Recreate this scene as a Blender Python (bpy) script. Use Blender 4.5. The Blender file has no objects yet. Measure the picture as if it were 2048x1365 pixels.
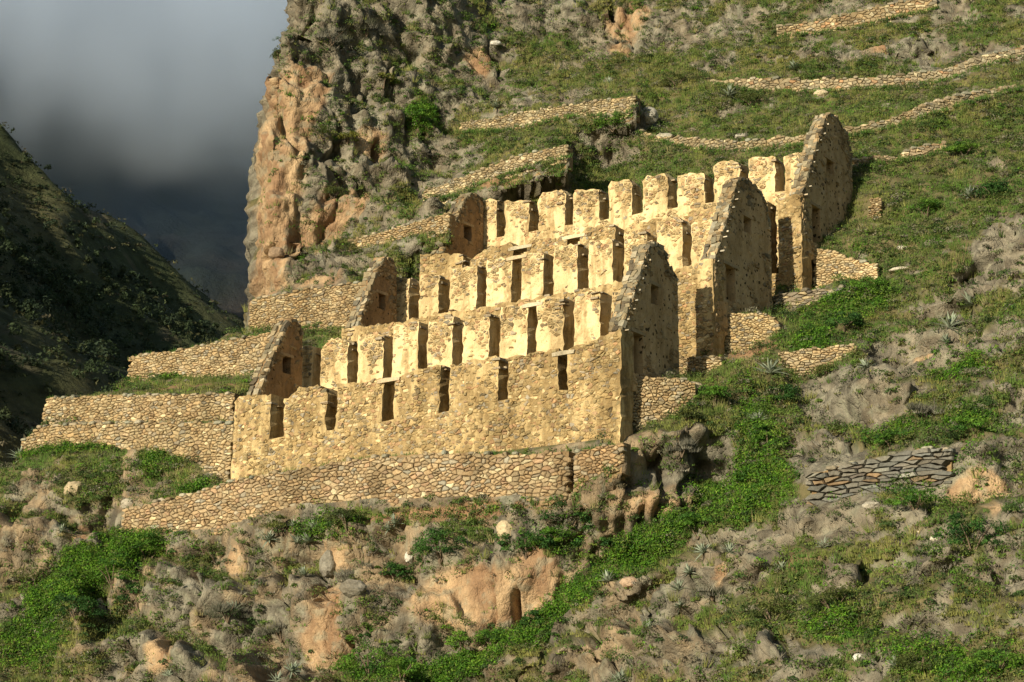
import bpy, math, random
import numpy as np
from mathutils import Vector

random.seed(7)
rng = np.random.default_rng(11)
scn = bpy.context.scene
COL = scn.collection

# ------------------------------------------------------------------ camera
F_PX, HORIZON = 4450.0, 1750.0            # focal length in photo pixels, height of the level line
PITCH = math.atan((HORIZON - 682.5) / F_PX)
cam_d = bpy.data.cameras.new("camera")
cam_d.sensor_width = 36.0
cam_d.lens = F_PX / 2048.0 * 36.0
cam_d.clip_start, cam_d.clip_end = 0.5, 12000.0
cam = bpy.data.objects.new("camera", cam_d)
COL.objects.link(cam)
cam.location = (0, 0, 0)
cam.rotation_euler = (math.pi / 2 + PITCH, 0, 0)
scn.camera = cam

# ------------------------------------------------------------------ sky, sun, exposure
SUN_EL, SUN_AZ = math.radians(15.0), math.radians(180 + 37.0)     # azimuth clockwise from +Y
world = bpy.data.worlds.new("World")
scn.world = world
world.use_nodes = True
wn = world.node_tree.nodes
sky = wn.new("ShaderNodeTexSky")
sky.sky_type = 'NISHITA'
sky.sun_disc = False
sky.sun_elevation = SUN_EL
sky.sun_rotation = SUN_AZ
sky.air_density, sky.dust_density = 1.2, .4
wn["Background"].inputs[1].default_value = 0.075
world.node_tree.links.new(sky.outputs[0], wn["Background"].inputs[0])
sun_d = bpy.data.lights.new("sun", 'SUN')
sun_d.energy = 5.0
sun_d.angle = math.radians(0.5)
sun_d.color = (1.0, 0.89, 0.70)
sun = bpy.data.objects.new("sun", sun_d)
COL.objects.link(sun)
to_sun = Vector((math.sin(SUN_AZ) * math.cos(SUN_EL), math.cos(SUN_AZ) * math.cos(SUN_EL), math.sin(SUN_EL)))
sun.rotation_euler = to_sun.to_track_quat('Z', 'Y').to_euler()
sun.location = to_sun * 200
vs = scn.view_settings
vs.view_transform, vs.look, vs.exposure, vs.gamma = 'Standard', 'None', 0.40, 1.0
vs.use_curve_mapping = False
scn.cycles.use_denoising = True
scn.cycles.max_bounces = 6
scn.cycles.diffuse_bounces = 3
scn.cycles.transparent_max_bounces = 8
scn.cycles.volume_bounces = 8
scn.cycles.volume_step_rate = 1.0
scn.cycles.volume_max_steps = 48

# ------------------------------------------------------------------ measuring: photo pixel -> place
CP, SP = math.cos(PITCH), math.sin(PITCH)
TH = math.radians(33.0)                      # how far the long walls are turned from the view
CT, ST = math.cos(TH), math.sin(TH)
U = np.array([CT, -ST, 0.0])                 # along the long walls, to the right
V = np.array([ST, CT, 0.0])                  # into the hill
def ray(X, Y):
    a, b = (X - 1024.0) / F_PX, (682.5 - Y) / F_PX
    return np.array([a, CP - SP * b, SP + CP * b])
_r = ray(1238, 872)
O = _r * (74.0 / _r[1])                      # foot of the nearest corner of the lowest storehouse
def at(X, Y, y):
    r = ray(X, Y); return r * (y / r[1])
def on_v(X, Y, v):
    r = ray(X, Y); P = r * ((O @ V + v) / (r @ V)) - O
    return float(P @ U), float(P[2])
def on_u(X, Y, u):
    r = ray(X, Y); P = r * ((O @ U + u) / (r @ U)) - O
    return float(P @ V), float(P[2])
def y_of_v(X, Y, v):
    r = ray(X, Y); return float((r * ((O @ V + v) / (r @ V)))[1])

# ------------------------------------------------------------------ noise
def _h(ix, iy, iz, s):
    n = (ix.astype(np.int64) * 374761393 + iy.astype(np.int64) * 668265263 + iz.astype(np.int64) * 2147483647 + s * 1274126177) & 0xFFFFFFFF
    n = ((n ^ (n >> 13)) * 1274126177) & 0xFFFFFFFF
    n = ((n ^ (n >> 16)) * 2246822519) & 0xFFFFFFFF
    return ((n ^ (n >> 15)) & 0xFFFFFF) / float(0xFFFFFF)
def vnoise(p, s=0):
    p = np.asarray(p, float); i = np.floor(p); f = p - i; f = f * f * f * (f * (f * 6 - 15) + 10)
    x, y, z = i[:, 0], i[:, 1], i[:, 2]; fx, fy, fz = f[:, 0], f[:, 1], f[:, 2]
    def c(a, b, d): return _h(x + a, y + b, z + d, s)
    l = lambda a, b, t: a + (b - a) * t
    return l(l(l(c(0,0,0), c(1,0,0), fx), l(c(0,1,0), c(1,1,0), fx), fy), l(l(c(0,0,1), c(1,0,1), fx), l(c(0,1,1), c(1,1,1), fx), fy), fz) * 2 - 1
def fbm(p, octv=4, s=0, gain=.5):
    p = np.asarray(p, float); a, t, r = 1.0, 0.0, 0.0
    for k in range(octv):
        r = r + a * vnoise(p + 17.3 * k, s + k); t += a; a *= gain; p = p * 2.03
    return r / t
def worley(p, s=0):
    p = np.asarray(p, float); i = np.floor(p)
    f1 = np.full(len(p), 9.0); f2 = np.full(len(p), 9.0); idv = np.zeros(len(p)); tx = np.zeros((len(p), 3))
    for a in (-1, 0, 1):
        for b in (-1, 0, 1):
            for c in (-1, 0, 1):
                x, y, z = i[:, 0] + a, i[:, 1] + b, i[:, 2] + c
                q = np.stack([x + _h(x, y, z, s + 1), y + _h(x, y, z, s + 2), z + _h(x, y, z, s + 3)], 1)
                d = np.sqrt(((q - p) ** 2).sum(1)); h = _h(x, y, z, s + 4)
                m = d < f1
                f2 = np.where(m, f1, np.minimum(f2, d)); idv = np.where(m, h, idv); tx = np.where(m[:, None], p - q, tx); f1 = np.where(m, d, f1)
    return f1, f2, idv, tx
def blocks(p, s=0, chamfer=2.3):
    """angular broken rock: the upper envelope of tilted flat-faced blocks with bevelled edges"""
    p = np.asarray(p, float); i = np.floor(p); out = np.full(len(p), -9.0)
    for a in (-1, 0, 1):
        for b in (-1, 0, 1):
            for c in (-1, 0, 1):
                x, y, z = i[:, 0] + a, i[:, 1] + b, i[:, 2] + c
                dx, dy, dz = p[:, 0] - x - _h(x, y, z, s + 1), p[:, 1] - y - _h(x, y, z, s + 2), p[:, 2] - z - _h(x, y, z, s + 3)
                h = _h(x, y, z, s + 4) * .55; q = _h(x, y, z, s + 5) * 6.28; cq, sq = np.cos(q * .25 - .8), np.sin(q * .25 - .8)
                ex, ez = dx * cq + dz * sq, dz * cq - dx * sq
                ch = np.maximum(np.maximum(np.abs(ex), np.abs(dy)), np.abs(ez) * .8)
                out = np.maximum(out, np.minimum(h + .55 * (np.cos(q) * dx + np.sin(q) * dz) + .3 * (h - .25) * dy, h + .95 - chamfer * ch))
    return out
def sstep(a, b, x):
    t = np.clip((x - a) / (b - a), 0, 1); return t * t * (3 - 2 * t)

# ------------------------------------------------------------------ materials
def _mat(name):
    m = bpy.data.materials.new(name); m.use_nodes = True
    nt = m.node_tree; b = nt.nodes["Principled BSDF"]; b.inputs["Specular IOR Level"].default_value = 0.15
    return m, nt, b
def N(nt, t, **kw):
    n = nt.nodes.new(t)
    for k, v in kw.items(): setattr(n, k, v)
    return n
def noise_node(nt, scale, detail=5, rough=.6, vec=None):
    n = N(nt, "ShaderNodeTexNoise"); n.inputs["Scale"].default_value = scale; n.inputs["Detail"].default_value = detail; n.inputs["Roughness"].default_value = rough
    if vec is not None: nt.links.new(vec, n.inputs["Vector"])
    return n
def ramp(nt, src, stops):
    r = N(nt, "ShaderNodeValToRGB"); e = r.color_ramp.elements
    while len(e) < len(stops): e.new(.5)
    for k, (p, c) in enumerate(stops): e[k].position = p; e[k].color = (*c, 1) if len(c) == 3 else c
    nt.links.new(src, r.inputs[0]); return r
def mixc(nt, fac, a, b, mode='MIX'):
    m = N(nt, "ShaderNodeMix", data_type='RGBA', blend_type=mode)
    for s, v in ((0, fac), (6, a), (7, b)):
        if isinstance(v, (int, float)): m.inputs[s].default_value = v
        elif isinstance(v, tuple): m.inputs[s].default_value = (*v, 1)
        else: nt.links.new(v, m.inputs[s])
    return m.outputs[2]
def bump(nt, b, height, strength, dist):
    n = N(nt, "ShaderNodeBump"); n.inputs["Strength"].default_value = strength; n.inputs["Distance"].default_value = dist
    nt.links.new(height, n.inputs["Height"]); nt.links.new(n.outputs[0], b.inputs["Normal"])
def stains(nt, g, c):
    """broad rain and lichen stains, longer than wide, that run across plaster and stone alike"""
    mp = N(nt, "ShaderNodeMapping"); mp.inputs["Scale"].default_value = (1.0, 1.0, .5); nt.links.new(g.outputs["Position"], mp.inputs[0])
    n = noise_node(nt, .75, 6, .62, mp.outputs[0]); r = ramp(nt, n.outputs[0], [(.30, (.60, .57, .52)), (.46, (.92, .90, .86)), (.62, (1.10, 1.10, 1.10))])
    return mixc(nt, 1.0, c, r.outputs[0], 'MULTIPLY')
def attr_mat(name, nscale=9.0, lo=.7, hi=1.25, bstr=.6, bdist=.05, rough=.95, fine=45.0, transl=0.0, stain=False):
    """colour from the mesh's own Col attribute, broken up by world-space grain"""
    m, nt, b = _mat(name)
    a = N(nt, "ShaderNodeAttribute", attribute_name="Col"); g = N(nt, "ShaderNodeNewGeometry")
    n1 = noise_node(nt, nscale, 6, .65, g.outputs["Position"])
    r = ramp(nt, n1.outputs[0], [(.28, (lo,) * 3), (.72, (hi,) * 3)])
    c = mixc(nt, 1.0, a.outputs["Color"], r.outputs[0], 'MULTIPLY')
    if stain: c = stains(nt, g, c)
    nt.links.new(c, b.inputs["Base Color"]); b.inputs["Roughness"].default_value = rough
    if bstr:
        n2 = noise_node(nt, fine * .4, 6, .7, g.outputs["Position"]); bump(nt, b, n2.outputs[0], bstr, bdist)
    if transl:
        t = N(nt, "ShaderNodeBsdfTranslucent"); mx = N(nt, "ShaderNodeMixShader"); mx.inputs[0].default_value = transl
        nt.links.new(c, t.inputs[0]); nt.links.new(b.outputs[0], mx.inputs[1]); nt.links.new(t.outputs[0], mx.inputs[2])
        nt.links.new(mx.outputs[0], nt.nodes["Material Output"].inputs[0])
    return m
def hill_mat():
    """ground colours from the mesh; where it is rock (alpha) also fissures, lichen spots and coarse grain"""
    m, nt, b = _mat("hill_ground_and_rock")
    a = N(nt, "ShaderNodeAttribute", attribute_name="Col"); g = N(nt, "ShaderNodeNewGeometry"); P = g.outputs["Position"]
    n1 = noise_node(nt, 4.0, 8, .72, P); r1 = ramp(nt, n1.outputs[0], [(.27, (.68,) * 3), (.5, (1.0,) * 3), (.74, (1.28,) * 3)])
    c = mixc(nt, 1.0, a.outputs["Color"], r1.outputs[0], 'MULTIPLY')
    n2 = noise_node(nt, 11.0, 4, .6, P); sp = ramp(nt, n2.outputs[0], [(.60, (0,) * 3), (.66, (1,) * 3)])          # dark lichen spots
    f = N(nt, "ShaderNodeMath", operation='MULTIPLY'); nt.links.new(sp.outputs[0], f.inputs[0]); nt.links.new(a.outputs["Alpha"], f.inputs[1])
    f2 = N(nt, "ShaderNodeMath", operation='MULTIPLY'); nt.links.new(f.outputs[0], f2.inputs[0]); f2.inputs[1].default_value = .26
    c = mixc(nt, f2.outputs[0], c, (.15, .14, .105))
    nt.links.new(c, b.inputs["Base Color"]); b.inputs["Roughness"].default_value = .95
    mp = N(nt, "ShaderNodeMapping"); mp.inputs["Scale"].default_value = (1.5, 1.5, .8); nt.links.new(P, mp.inputs[0])
    wv = noise_node(nt, 2.5, 4, .6, P); dv = mixc(nt, .25, mp.outputs[0], wv.outputs["Color"], 'LINEAR_LIGHT')
    hs = None
    for sc, wt in ((1.6, 1.0), (4.2, .5)):
        v = N(nt, "ShaderNodeTexVoronoi", feature='DISTANCE_TO_EDGE'); v.inputs["Scale"].default_value = sc; nt.links.new(dv, v.inputs["Vector"])
        k = N(nt, "ShaderNodeMapRange"); k.inputs[2].default_value = .12; k.inputs[4].default_value = wt; nt.links.new(v.outputs["Distance"], k.inputs[0])
        if hs is None: hs = k.outputs[0]
        else:
            ad = N(nt, "ShaderNodeMath", operation='ADD'); nt.links.new(hs, ad.inputs[0]); nt.links.new(k.outputs[0], ad.inputs[1]); hs = ad.outputs[0]
    hr = N(nt, "ShaderNodeMath", operation='MULTIPLY'); nt.links.new(hs, hr.inputs[0]); nt.links.new(a.outputs["Alpha"], hr.inputs[1])
    n3 = noise_node(nt, 9.0, 8, .75, P); ad = N(nt, "ShaderNodeMath", operation='MULTIPLY_ADD'); ad.inputs[1].default_value = 1.6
    nt.links.new(n3.outputs[0], ad.inputs[0]); nt.links.new(hr.outputs[0], ad.inputs[2])
    bump(nt, b, ad.outputs[0], .7, .05)
    return m
M_HILL = hill_mat()
M_STONE = attr_mat("field_stone", 14.0, .68, 1.28, .7, .03, .9, 60, 0.0, True)
M_LEAF = attr_mat("foliage", 3.0, .75, 1.25, 0, 0, .7, 10, .28)
M_AGAVE = attr_mat("agave_leaf", 6.0, .8, 1.2, 0, 0, .55)
M_BARK = attr_mat("dry_bark", 12.0, .7, 1.2, .4, .02)
M_FAR = attr_mat("far_slope", .55, .5, 1.5, 1.0, 1.6, .95, 1.6)
M_MOUNT = attr_mat("far_mountain_slope", .05, .6, 1.4, .8, 6.0, .95, .15)

def plaster_mat(name, cream, mortar, dark, cream_at=.5, pits=0.0):
    """clay plaster worn back to mortar in vertical runs, with stains that have their own shape"""
    m, nt, b = _mat(name)
    g = N(nt, "ShaderNodeNewGeometry"); mp = N(nt, "ShaderNodeMapping"); mp.inputs["Scale"].default_value = (1.6, 1.6, .42)
    nt.links.new(g.outputs["Position"], mp.inputs[0])
    n1 = noise_node(nt, 1.5, 7, .62, mp.outputs[0])
    f1 = ramp(nt, n1.outputs[0], [(cream_at - .07, (0, 0, 0)), (cream_at + .07, (1, 1, 1))])
    n2 = noise_node(nt, 7.0, 7, .7, g.outputs["Position"])
    mo = ramp(nt, n2.outputs[0], [(.3, dark), (.5, mortar), (.75, tuple(min(1, 1.35 * x) for x in mortar))])
    n3 = noise_node(nt, 2.2, 6, .6, g.outputs["Position"])
    cr = ramp(nt, n3.outputs[0], [(.3, tuple(.8 * x for x in cream)), (.65, cream)])
    c = mixc(nt, f1.outputs[0], mo.outputs[0], cr.outputs[0])
    n5 = noise_node(nt, 16.0, 5, .7, g.outputs["Position"]); sp5 = ramp(nt, n5.outputs[0], [(.56, (0,) * 3), (.68, (.75,) * 3)])
    c = mixc(nt, sp5.outputs[0], c, tuple(.8 * x for x in dark))
    c = stains(nt, g, c)
    hsrc = n2.outputs[0]
    if pits:
        v = N(nt, "ShaderNodeTexVoronoi"); v.inputs["Scale"].default_value = 4.4; v.inputs["Randomness"].default_value = 1.0
        w = noise_node(nt, 9.0, 3, .5, g.outputs["Position"])
        add = mixc(nt, .06, g.outputs["Position"], w.outputs["Color"], 'LINEAR_LIGHT')
        nt.links.new(add, v.inputs["Vector"])
        n4 = noise_node(nt, .9, 3, .5, g.outputs["Position"])
        th = N(nt, "ShaderNodeMath", operation='MULTIPLY_ADD'); th.inputs[1].default_value = pits; th.inputs[2].default_value = -.25 * pits
        nt.links.new(n4.outputs[0], th.inputs[0])
        lt = N(nt, "ShaderNodeMath", operation='LESS_THAN'); nt.links.new(v.outputs["Distance"], lt.inputs[0]); nt.links.new(th.outputs[0], lt.inputs[1])
        c = mixc(nt, lt.outputs[0], c, tuple(.3 * x for x in dark))
    nt.links.new(c, b.inputs["Base Color"]); b.inputs["Roughness"].default_value = .95
    bump(nt, b, hsrc, .7, .05)
    return m
M_WALL_OUT = plaster_mat("worn_outer_wall", (.58, .44, .22), (.30, .215, .10), (.15, .105, .05), .54)
M_WALL_IN = plaster_mat("inner_clay_plaster", (.76, .595, .325), (.40, .29, .14), (.20, .14, .065), .44)
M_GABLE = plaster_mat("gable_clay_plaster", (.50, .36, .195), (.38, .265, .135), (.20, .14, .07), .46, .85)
M_GABLE_DARK = plaster_mat("left_gable_plaster", (.36, .235, .12), (.27, .175, .09), (.12, .085, .045), .50, .7)  # left gables: a darker, browner plaster than the right ones
M_CORE = plaster_mat("wall_joint_earth", (.34, .245, .13), (.25, .175, .09), (.15, .10, .055), .6)

# ------------------------------------------------------------------ mesh helpers
def mesh_obj(name, verts, faces, mat, parent=None, cols=None, smooth=False, label=None, cat=None, group=None, kind=None):
    me = bpy.data.meshes.new(name)
    if isinstance(faces, np.ndarray):
        v = np.asarray(verts, np.float32); k = faces.shape[1]
        me.vertices.add(len(v)); me.vertices.foreach_set("co", v.ravel())
        me.loops.add(faces.size); me.loops.foreach_set("vertex_index", faces.astype(np.int32).ravel())
        me.polygons.add(len(faces)); me.polygons.foreach_set("loop_start", np.arange(0, faces.size, k, dtype=np.int32))
        me.polygons.foreach_set("loop_total", np.full(len(faces), k, np.int32)); me.update(calc_edges=True)
    else:
        me.from_pydata([tuple(map(float, p)) for p in verts], [], faces)
    if cols is not None:
        a = me.attributes.new("Col", 'FLOAT_COLOR', 'POINT'); c = np.ones((len(me.vertices), 4), np.float32); cc = np.asarray(cols, np.float32)
        c[:, :cc.shape[1]] = cc; a.data.foreach_set("color", c.ravel())
    if smooth: me.polygons.foreach_set("use_smooth", np.ones(len(me.polygons), bool))
    if mat: me.materials.append(mat)
    o = bpy.data.objects.new(name, me); COL.objects.link(o)
    if parent: o.parent = parent
    tag(o, label, cat, group, kind)
    return o
def tag(o, label=None, cat=None, group=None, kind=None):
    if label: o["label"] = label
    if cat: o["category"] = cat
    if group: o["group"] = group
    if kind: o["kind"] = kind
    return o
def empty(name, label=None, cat=None, group=None, loc=(0, 0, 0)):
    e = bpy.data.objects.new(name, None); COL.objects.link(e); e.location = loc; e.empty_display_size = .3
    return tag(e, label, cat, group)

# ================================================================== THE HILLSIDE
VA, VB, VC, VD, VE, VF = 0.0, 3.4, 6.3, 9.7, 12.5, 15.9     # near faces of the six long walls
TK = .85                                                     # their thickness
# (name, [top px], [base px], distance: ('v', v) or {X: y}, stone size, label)
TW = [
 ("lower", [(240,1015),(330,998),(400,980),(450,962),(600,935),(728,914),(845,905),(1000,905),(1066,906),(1140,901)],
  [(240,1062),(280,1066),(420,1060),(500,1040),(600,1012),(730,1000),(900,996),(1100,992),(1140,988)], ('v',-.9), .30,
  "long pinkish rubble retaining wall under the lowest storehouse front"),
 ("lower_return", [(1146,903),(1210,889),(1250,884)], [(1146,985),(1180,965),(1230,925),(1250,905)], ('v',-.72), .26,
  "short darker end of the retaining wall below the lowest right gable"),
 ("left_upper", [(85,796),(200,790),(330,788),(468,786)], [(78,846),(200,843),(468,846)], ('v',.75), .27,
  "pale stone terrace wall with square left corner beside the lowest storehouse"),
 ("left_lower", [(42,884),(75,852),(200,845),(330,843),(462,845)], [(40,908),(110,890),(200,893),(330,908),(380,918),(462,960)], ('v',.2), .28,
  "rubble wall with sloping left end, directly under the pale terrace wall"),
 ("second_left", [(255,713),(330,703),(400,690),(470,675),(545,662)], [(248,757),(330,755),(480,750),(545,748)], ('v',4.6), .25,
  "terrace wall above the bright grass strip, left of the lowest left gable"),
 ("third_left", [(497,598),(530,592),(620,575),(725,562)], [(495,663),(560,662),(620,655),(725,655)], ('v',8.8), .25,
  "tall terrace wall at the foot of the orange cliff, behind the middle left gable"),
 ("fourth_left", [(697,482),(760,464),(830,444),(900,424)], [(691,507),(744,495),(800,480),(900,456)], ('v',12.6), .25,
  "low terrace wall under the cliff, left of the highest left gable"),
 ("hill_first", [(843,381),(900,363),(1017,316),(1123,289),(1137,288)], [(843,416),(900,394),(1020,346),(1123,319),(1137,317)], ('v',17.2), .26,
  "terrace wall rising right to a square end above the highest left gable"),
 ("hill_second", [(918,246),(1046,223),(1164,205),(1272,190)], [(912,266),(1017,262),(1134,236),(1252,228),(1275,209)], ('v',20.6), .26,
  "straight terrace wall topped with grass on the slope above the square-ended wall"),
 ("hill_curved", [(1278,261),(1316,269),(1357,273),(1427,279),(1480,282),(1615,268),(1691,255),(1770,240),(1829,217),(1917,190),(2040,167)],
  [(1278,266),(1340,291),(1420,301),(1500,303),(1610,289),(1695,274),(1790,255),(1850,232),(1930,208),(2040,180)],
  {1278:98,1357:96.8,1427:95.6,1480:95,1615:93.2,1691:92.6,1829:92.6,1917:93.5,2040:94.5}, .30,
  "low curving terrace wall passing behind the highest right gable"),
 ("hill_third", [(1420,161),(1536,155),(1624,158),(1712,155),(1800,149),(1887,138),(1975,108),(2016,100),(2060,88)],
  [(1420,166),(1500,184),(1620,187),(1700,179),(1800,178),(1887,163),(1975,130),(2060,110)],
  {1420:102,1536:101,1624:100,1712:99.2,1800:99,1887:99.3,1975:99.8,2060:100}, .34,
  "long rough terrace wall of mixed pale boulders across the upper slope"),
 ("hill_top", [(1553,53),(1624,44),(1712,23),(1800,3),(1875,-10)], [(1550,74),(1624,70),(1712,57),(1800,33),(1875,18)],
  {1553:107,1712:106,1875:105.5}, .34, "topmost terrace wall of tan stones near the crest of the slope"),
 ("hill_low", [(1704,320),(1779,306),(1785,318),(1810,305),(1820,297),(1896,280)], [(1704,338),(1779,326),(1830,319),(1896,297)],
  {1704:89.4,1779:89.6,1896:90}, .28, "low broken wall just right of the highest right gable"),
 ("gable_foot", [(1262,756),(1368,755),(1392,766)], [(1262,860),(1300,838),(1347,826),(1392,790)], {1262:75.0,1320:75.1,1392:75.3}, .24,
  "rubble wall joining the foot of the lowest right gable to the slope"),
 ("middle_foot", [(1443,624),(1531,624),(1562,645)], [(1443,700),(1500,693),(1562,664)], ('v',7.5), .22,
  "sunlit tapering wall joining the foot of the middle right gable to the slope"),
 ("middle_ledge", [(1352,714),(1400,713),(1445,713)], [(1352,748),(1402,744),(1445,730)], ('v',5.75), .22,
  "small low wall in the gap between lowest and middle right gables"),
 ("top_foot", [(1624,495),(1671,500),(1697,517),(1756,528)], [(1612,582),(1660,574),(1712,567),(1756,553)], ('v',13.7), .24,
  "sunlit wall of flat slabs stepping right from the highest right gable"),
 ("slab_ledge", [(1545,590),(1606,580),(1650,576),(1703,573)], [(1545,612),(1606,620),(1653,596),(1703,580)], ('v',11.6), .30,
  "ledge of thin dark slabs below the highest right gable"),
 ("gully_head", [(1556,704),(1653,693),(1714,684)], [(1556,722),(1594,757),(1635,747),(1691,710),(1714,692)],
  {1556:77.2,1653:77.0,1714:76.6}, .24, "short wall of flat pale stones at the head of the green gully"),
 ("slate", [(1612,950),(1682,929),(1756,914),(1843,894),(1908,900)], [(1612,1008),(1697,994),(1741,972),(1838,962),(1908,956)],
  {1612:69.6,1756:68.2,1908:66.8}, .36, "dark grey dry-stone wall of tilted slabs on the near right slope"),
 ("ruin", [(1736,402),(1742,394),(1758,391),(1764,399)], [(1736,436),(1764,438)], {1736:86.8,1764:86.6}, .2,
  "scrap of low ruined wall tucked behind the highest right gable"),
]
def lin(pts, X):
    a = np.array(pts, float); return np.interp(X, a[:, 0], a[:, 1])
class TWall: pass
WALLS = []
for nm, top, base, dist, size, label in TW:
    w = TWall(); w.name, w.label, w.size = nm, label, size
    X0, X1 = top[0][0], top[-1][0]
    n = max(6, int((X1 - X0) / 12)); xs = np.linspace(X0, X1, n)
    w.P, w.zb, w.zt = [], [], []
    for X in xs:
        Yt, Yb = float(lin(top, X)), float(lin(base, X))
        y = y_of_v(X, (Yt + Yb) / 2, dist[1]) if isinstance(dist, tuple) else float(np.interp(X, sorted(dist), [dist[k] for k in sorted(dist)]))
        t, b_ = at(X, Yt, y), at(X, Yb, y)
        w.P.append(((t[0] + b_[0]) / 2, y)); w.zt.append(t[2]); w.zb.append(min(b_[2], t[2] - .12))
    w.P = np.array(w.P); w.zb = np.array(w.zb); w.zt = np.array(w.zt)
    d = np.diff(w.P, axis=0); w.s = np.concatenate([[0], np.cumsum(np.hypot(d[:, 0], d[:, 1]))])
    WALLS.append(w)

CTRL = """0 980 88|0 1150 85|0 1365 82|150 965 86.2|150 1150 83.5|150 1365 79.5|250 1100 84.6|330 1200 82|350 1365 78.5|450 1090 82
500 1200 79.6|500 1365 76.8|620 1075 80|650 1200 77.8|650 1365 75.2|760 1040 78|800 1130 76.8|800 1250 75.8|820 1365 74.5|950 1030 76.2
950 1130 75.6|950 1250 75|950 1340 74.6|1100 1020 74.6|1060 1140 74.6|1080 1230 74.4|1150 1100 74.5|1180 1010 73.7|1250 950 73.8|1300 900 74.1
1350 880 74.2|1340 1010 74.1|1450 850 74.8|1480 950 74.9|1400 1050 74.3|1250 1120 74.3|1150 1230 74.3|1000 1330 73.6|1550 800 75.7|1600 650 80
1700 600 82|1400 800 75.4|1480 735 77|1560 680 79|1620 635 80.8|1700 555 83.3|1750 470 85|1800 400 87|1800 310 90.3
1580 860 73.6|1560 970 71.6|1440 1080 70.6|1280 1230 70|1100 1365 69.5|1300 1330 67.5|1450 1250 66.5|1500 1365 63|1600 1050 68.5|1650 1200 64.5
1700 880 71.8|1700 770 74.8|1800 1020 66.3|1800 1200 62.5|1800 1365 59|1850 700 75.5|1850 850 70.5|1950 560 79.5|2000 450 83|2040 420 84
2040 600 76|2040 800 69.5|2040 1000 64.5|2040 1200 60|2040 1365 57|1950 350 87.5|2040 300 90
560 575 95.5|540 450 96.8|530 300 98|560 150 99.5|620 20 102|650 515 96.4|700 430 97.8|680 250 99.5|720 100 103|750 0 105
800 410 99|800 250 101.5|850 120 104.5|900 0 107|850 330 100.8|1000 150 106|1000 20 110|1150 120 107.5|1200 20 111|1300 130 106|1400 30 111
1400 110 106.5|1300 225 101|1250 310 98.6|1150 345 98.4|1050 385 98|1400 330 95|1550 320 92|1600 215 97|1500 230 99|1500 100 105|1550 20 109.5
1700 100 103|1850 60 104.5|1850 125 100.8|1980 50 103|2040 20 104|1750 205 96|1950 150 98|1900 250 93
-300 1000 95|-300 1365 88|2400 400 84|2400 900 64|2400 1365 50|2400 0 103|1000 -250 121|1800 -250 118|600 -200 112""".replace("\n", "|").split("|")
cx = []
for t in CTRL:
    X, Y, y = map(float, t.split()); p = at(X, Y, y); cx.append((p[0], p[2], p[1]))
for w in WALLS:
    for k in range(0, len(w.s), 4):
        cx.append((w.P[k, 0], w.zb[k] - .15, w.P[k, 1] - .12)); cx.append((w.P[k, 0], w.zt[k] + .1, w.P[k, 1] + .55))
# the storehouse platforms: (v, height) steps of the terraced ground under them
PROF_V = np.array([-1.0, -.4, .35, .45, 3.7, 3.9, 6.2, 6.7, 6.8, 10.0, 10.2, 12.4, 12.9, 13.0, 16.2, 16.4, 17.6, 19.5])
PROF_Z = np.array([-.6, -.12, -.05, 1.35, 1.6, 2.7, 3.3, 3.45, 4.9, 5.2, 6.5, 7.4, 7.6, 9.2, 9.6, 11.2, 12.2, 13.6])
for u in np.linspace(-16.5, -.8, 6):
    for v, z in zip(PROF_V[4::2], PROF_Z[4::2]):
        p = O + U * u + V * v; cx.append((p[0], p[2] + z, p[1]))
cx = np.array(cx)
_, keep = np.unique(np.round(cx[:, :2] / .35), axis=0, return_index=True); cx = cx[np.sort(keep)]
def phi(a, b):
    return np.sqrt(((a[:, None, :] - b[None, :, :]) ** 2).sum(2) + .3)
nC = len(cx); K = phi(cx[:, :2], cx[:, :2]) - .02 * np.eye(nC)
A_ = np.zeros((nC + 3, nC + 3)); A_[:nC, :nC] = K; A_[:nC, nC] = 1; A_[:nC, nC + 1:] = cx[:, :2]; A_[nC:, :nC] = A_[:nC, nC:].T
W_ = np.linalg.solve(A_, np.concatenate([cx[:, 2], [0, 0, 0]]))
def rbf(x, z):
    q = np.stack([x, z], 1); out = np.empty(len(q))
    for k in range(0, len(q), 20000):
        s = q[k:k + 20000]; out[k:k + 20000] = phi(s, cx[:, :2]) @ W_[:nC] + W_[nC] + s @ W_[nC + 1:]
    return out
# skyline of the hill on its left
SIL = [(612,-120,105),(600,0,102),(578,75,100.5),(534,150,99.5),(524,230,98.5),(521,320,98),(516,400,97),(521,480,96.5),(530,540,96),(530,592,95.5),
       (500,600,94.5),(500,655,93.5),(440,684,91),(262,715,90.5),(256,748,90),(228,784,89.5),(95,797,89),(82,840,88.8),(46,880,88.5),(30,908,88.3),(-20,960,88),(-260,1100,90),(-800,1365,95)]
SIL = [(X + (22 if 100 < Y < 596 and X > 505 else 0), Y, y) for X, Y, y in SIL]      # the rock relief stands out that far
sil = np.array([at(X, Y, y) for X, Y, y in SIL]); so = np.argsort(sil[:, 2]); SZ, SX = sil[so, 2], sil[so, 0]
def in_build(x, z):
    """weight of the storehouse platforms and the depth there"""
    zr = z - O[2]; v = np.interp(zr, PROF_Z, PROF_V)
    y = O[1] - (x - O[0]) * math.tan(TH) + v / CT
    u = (x - O[0] - v * ST) / CT
    wgt = sstep(-18.2, -17.4, u) * (1 - sstep(-.7, -.25, u)) * sstep(-.5, -.1, zr) * (1 - sstep(12.4, 13.6, zr))
    return wgt, y
def base_y(x, z):
    y = rbf(x, z)
    w, yb = in_build(x, z); y = y * (1 - w) + yb * w
    xs = np.interp(z, SZ, SX); k = np.maximum(0, xs - x)
    return y + np.minimum(k * 3.5 + k * k * 1.5, 70)
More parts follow.
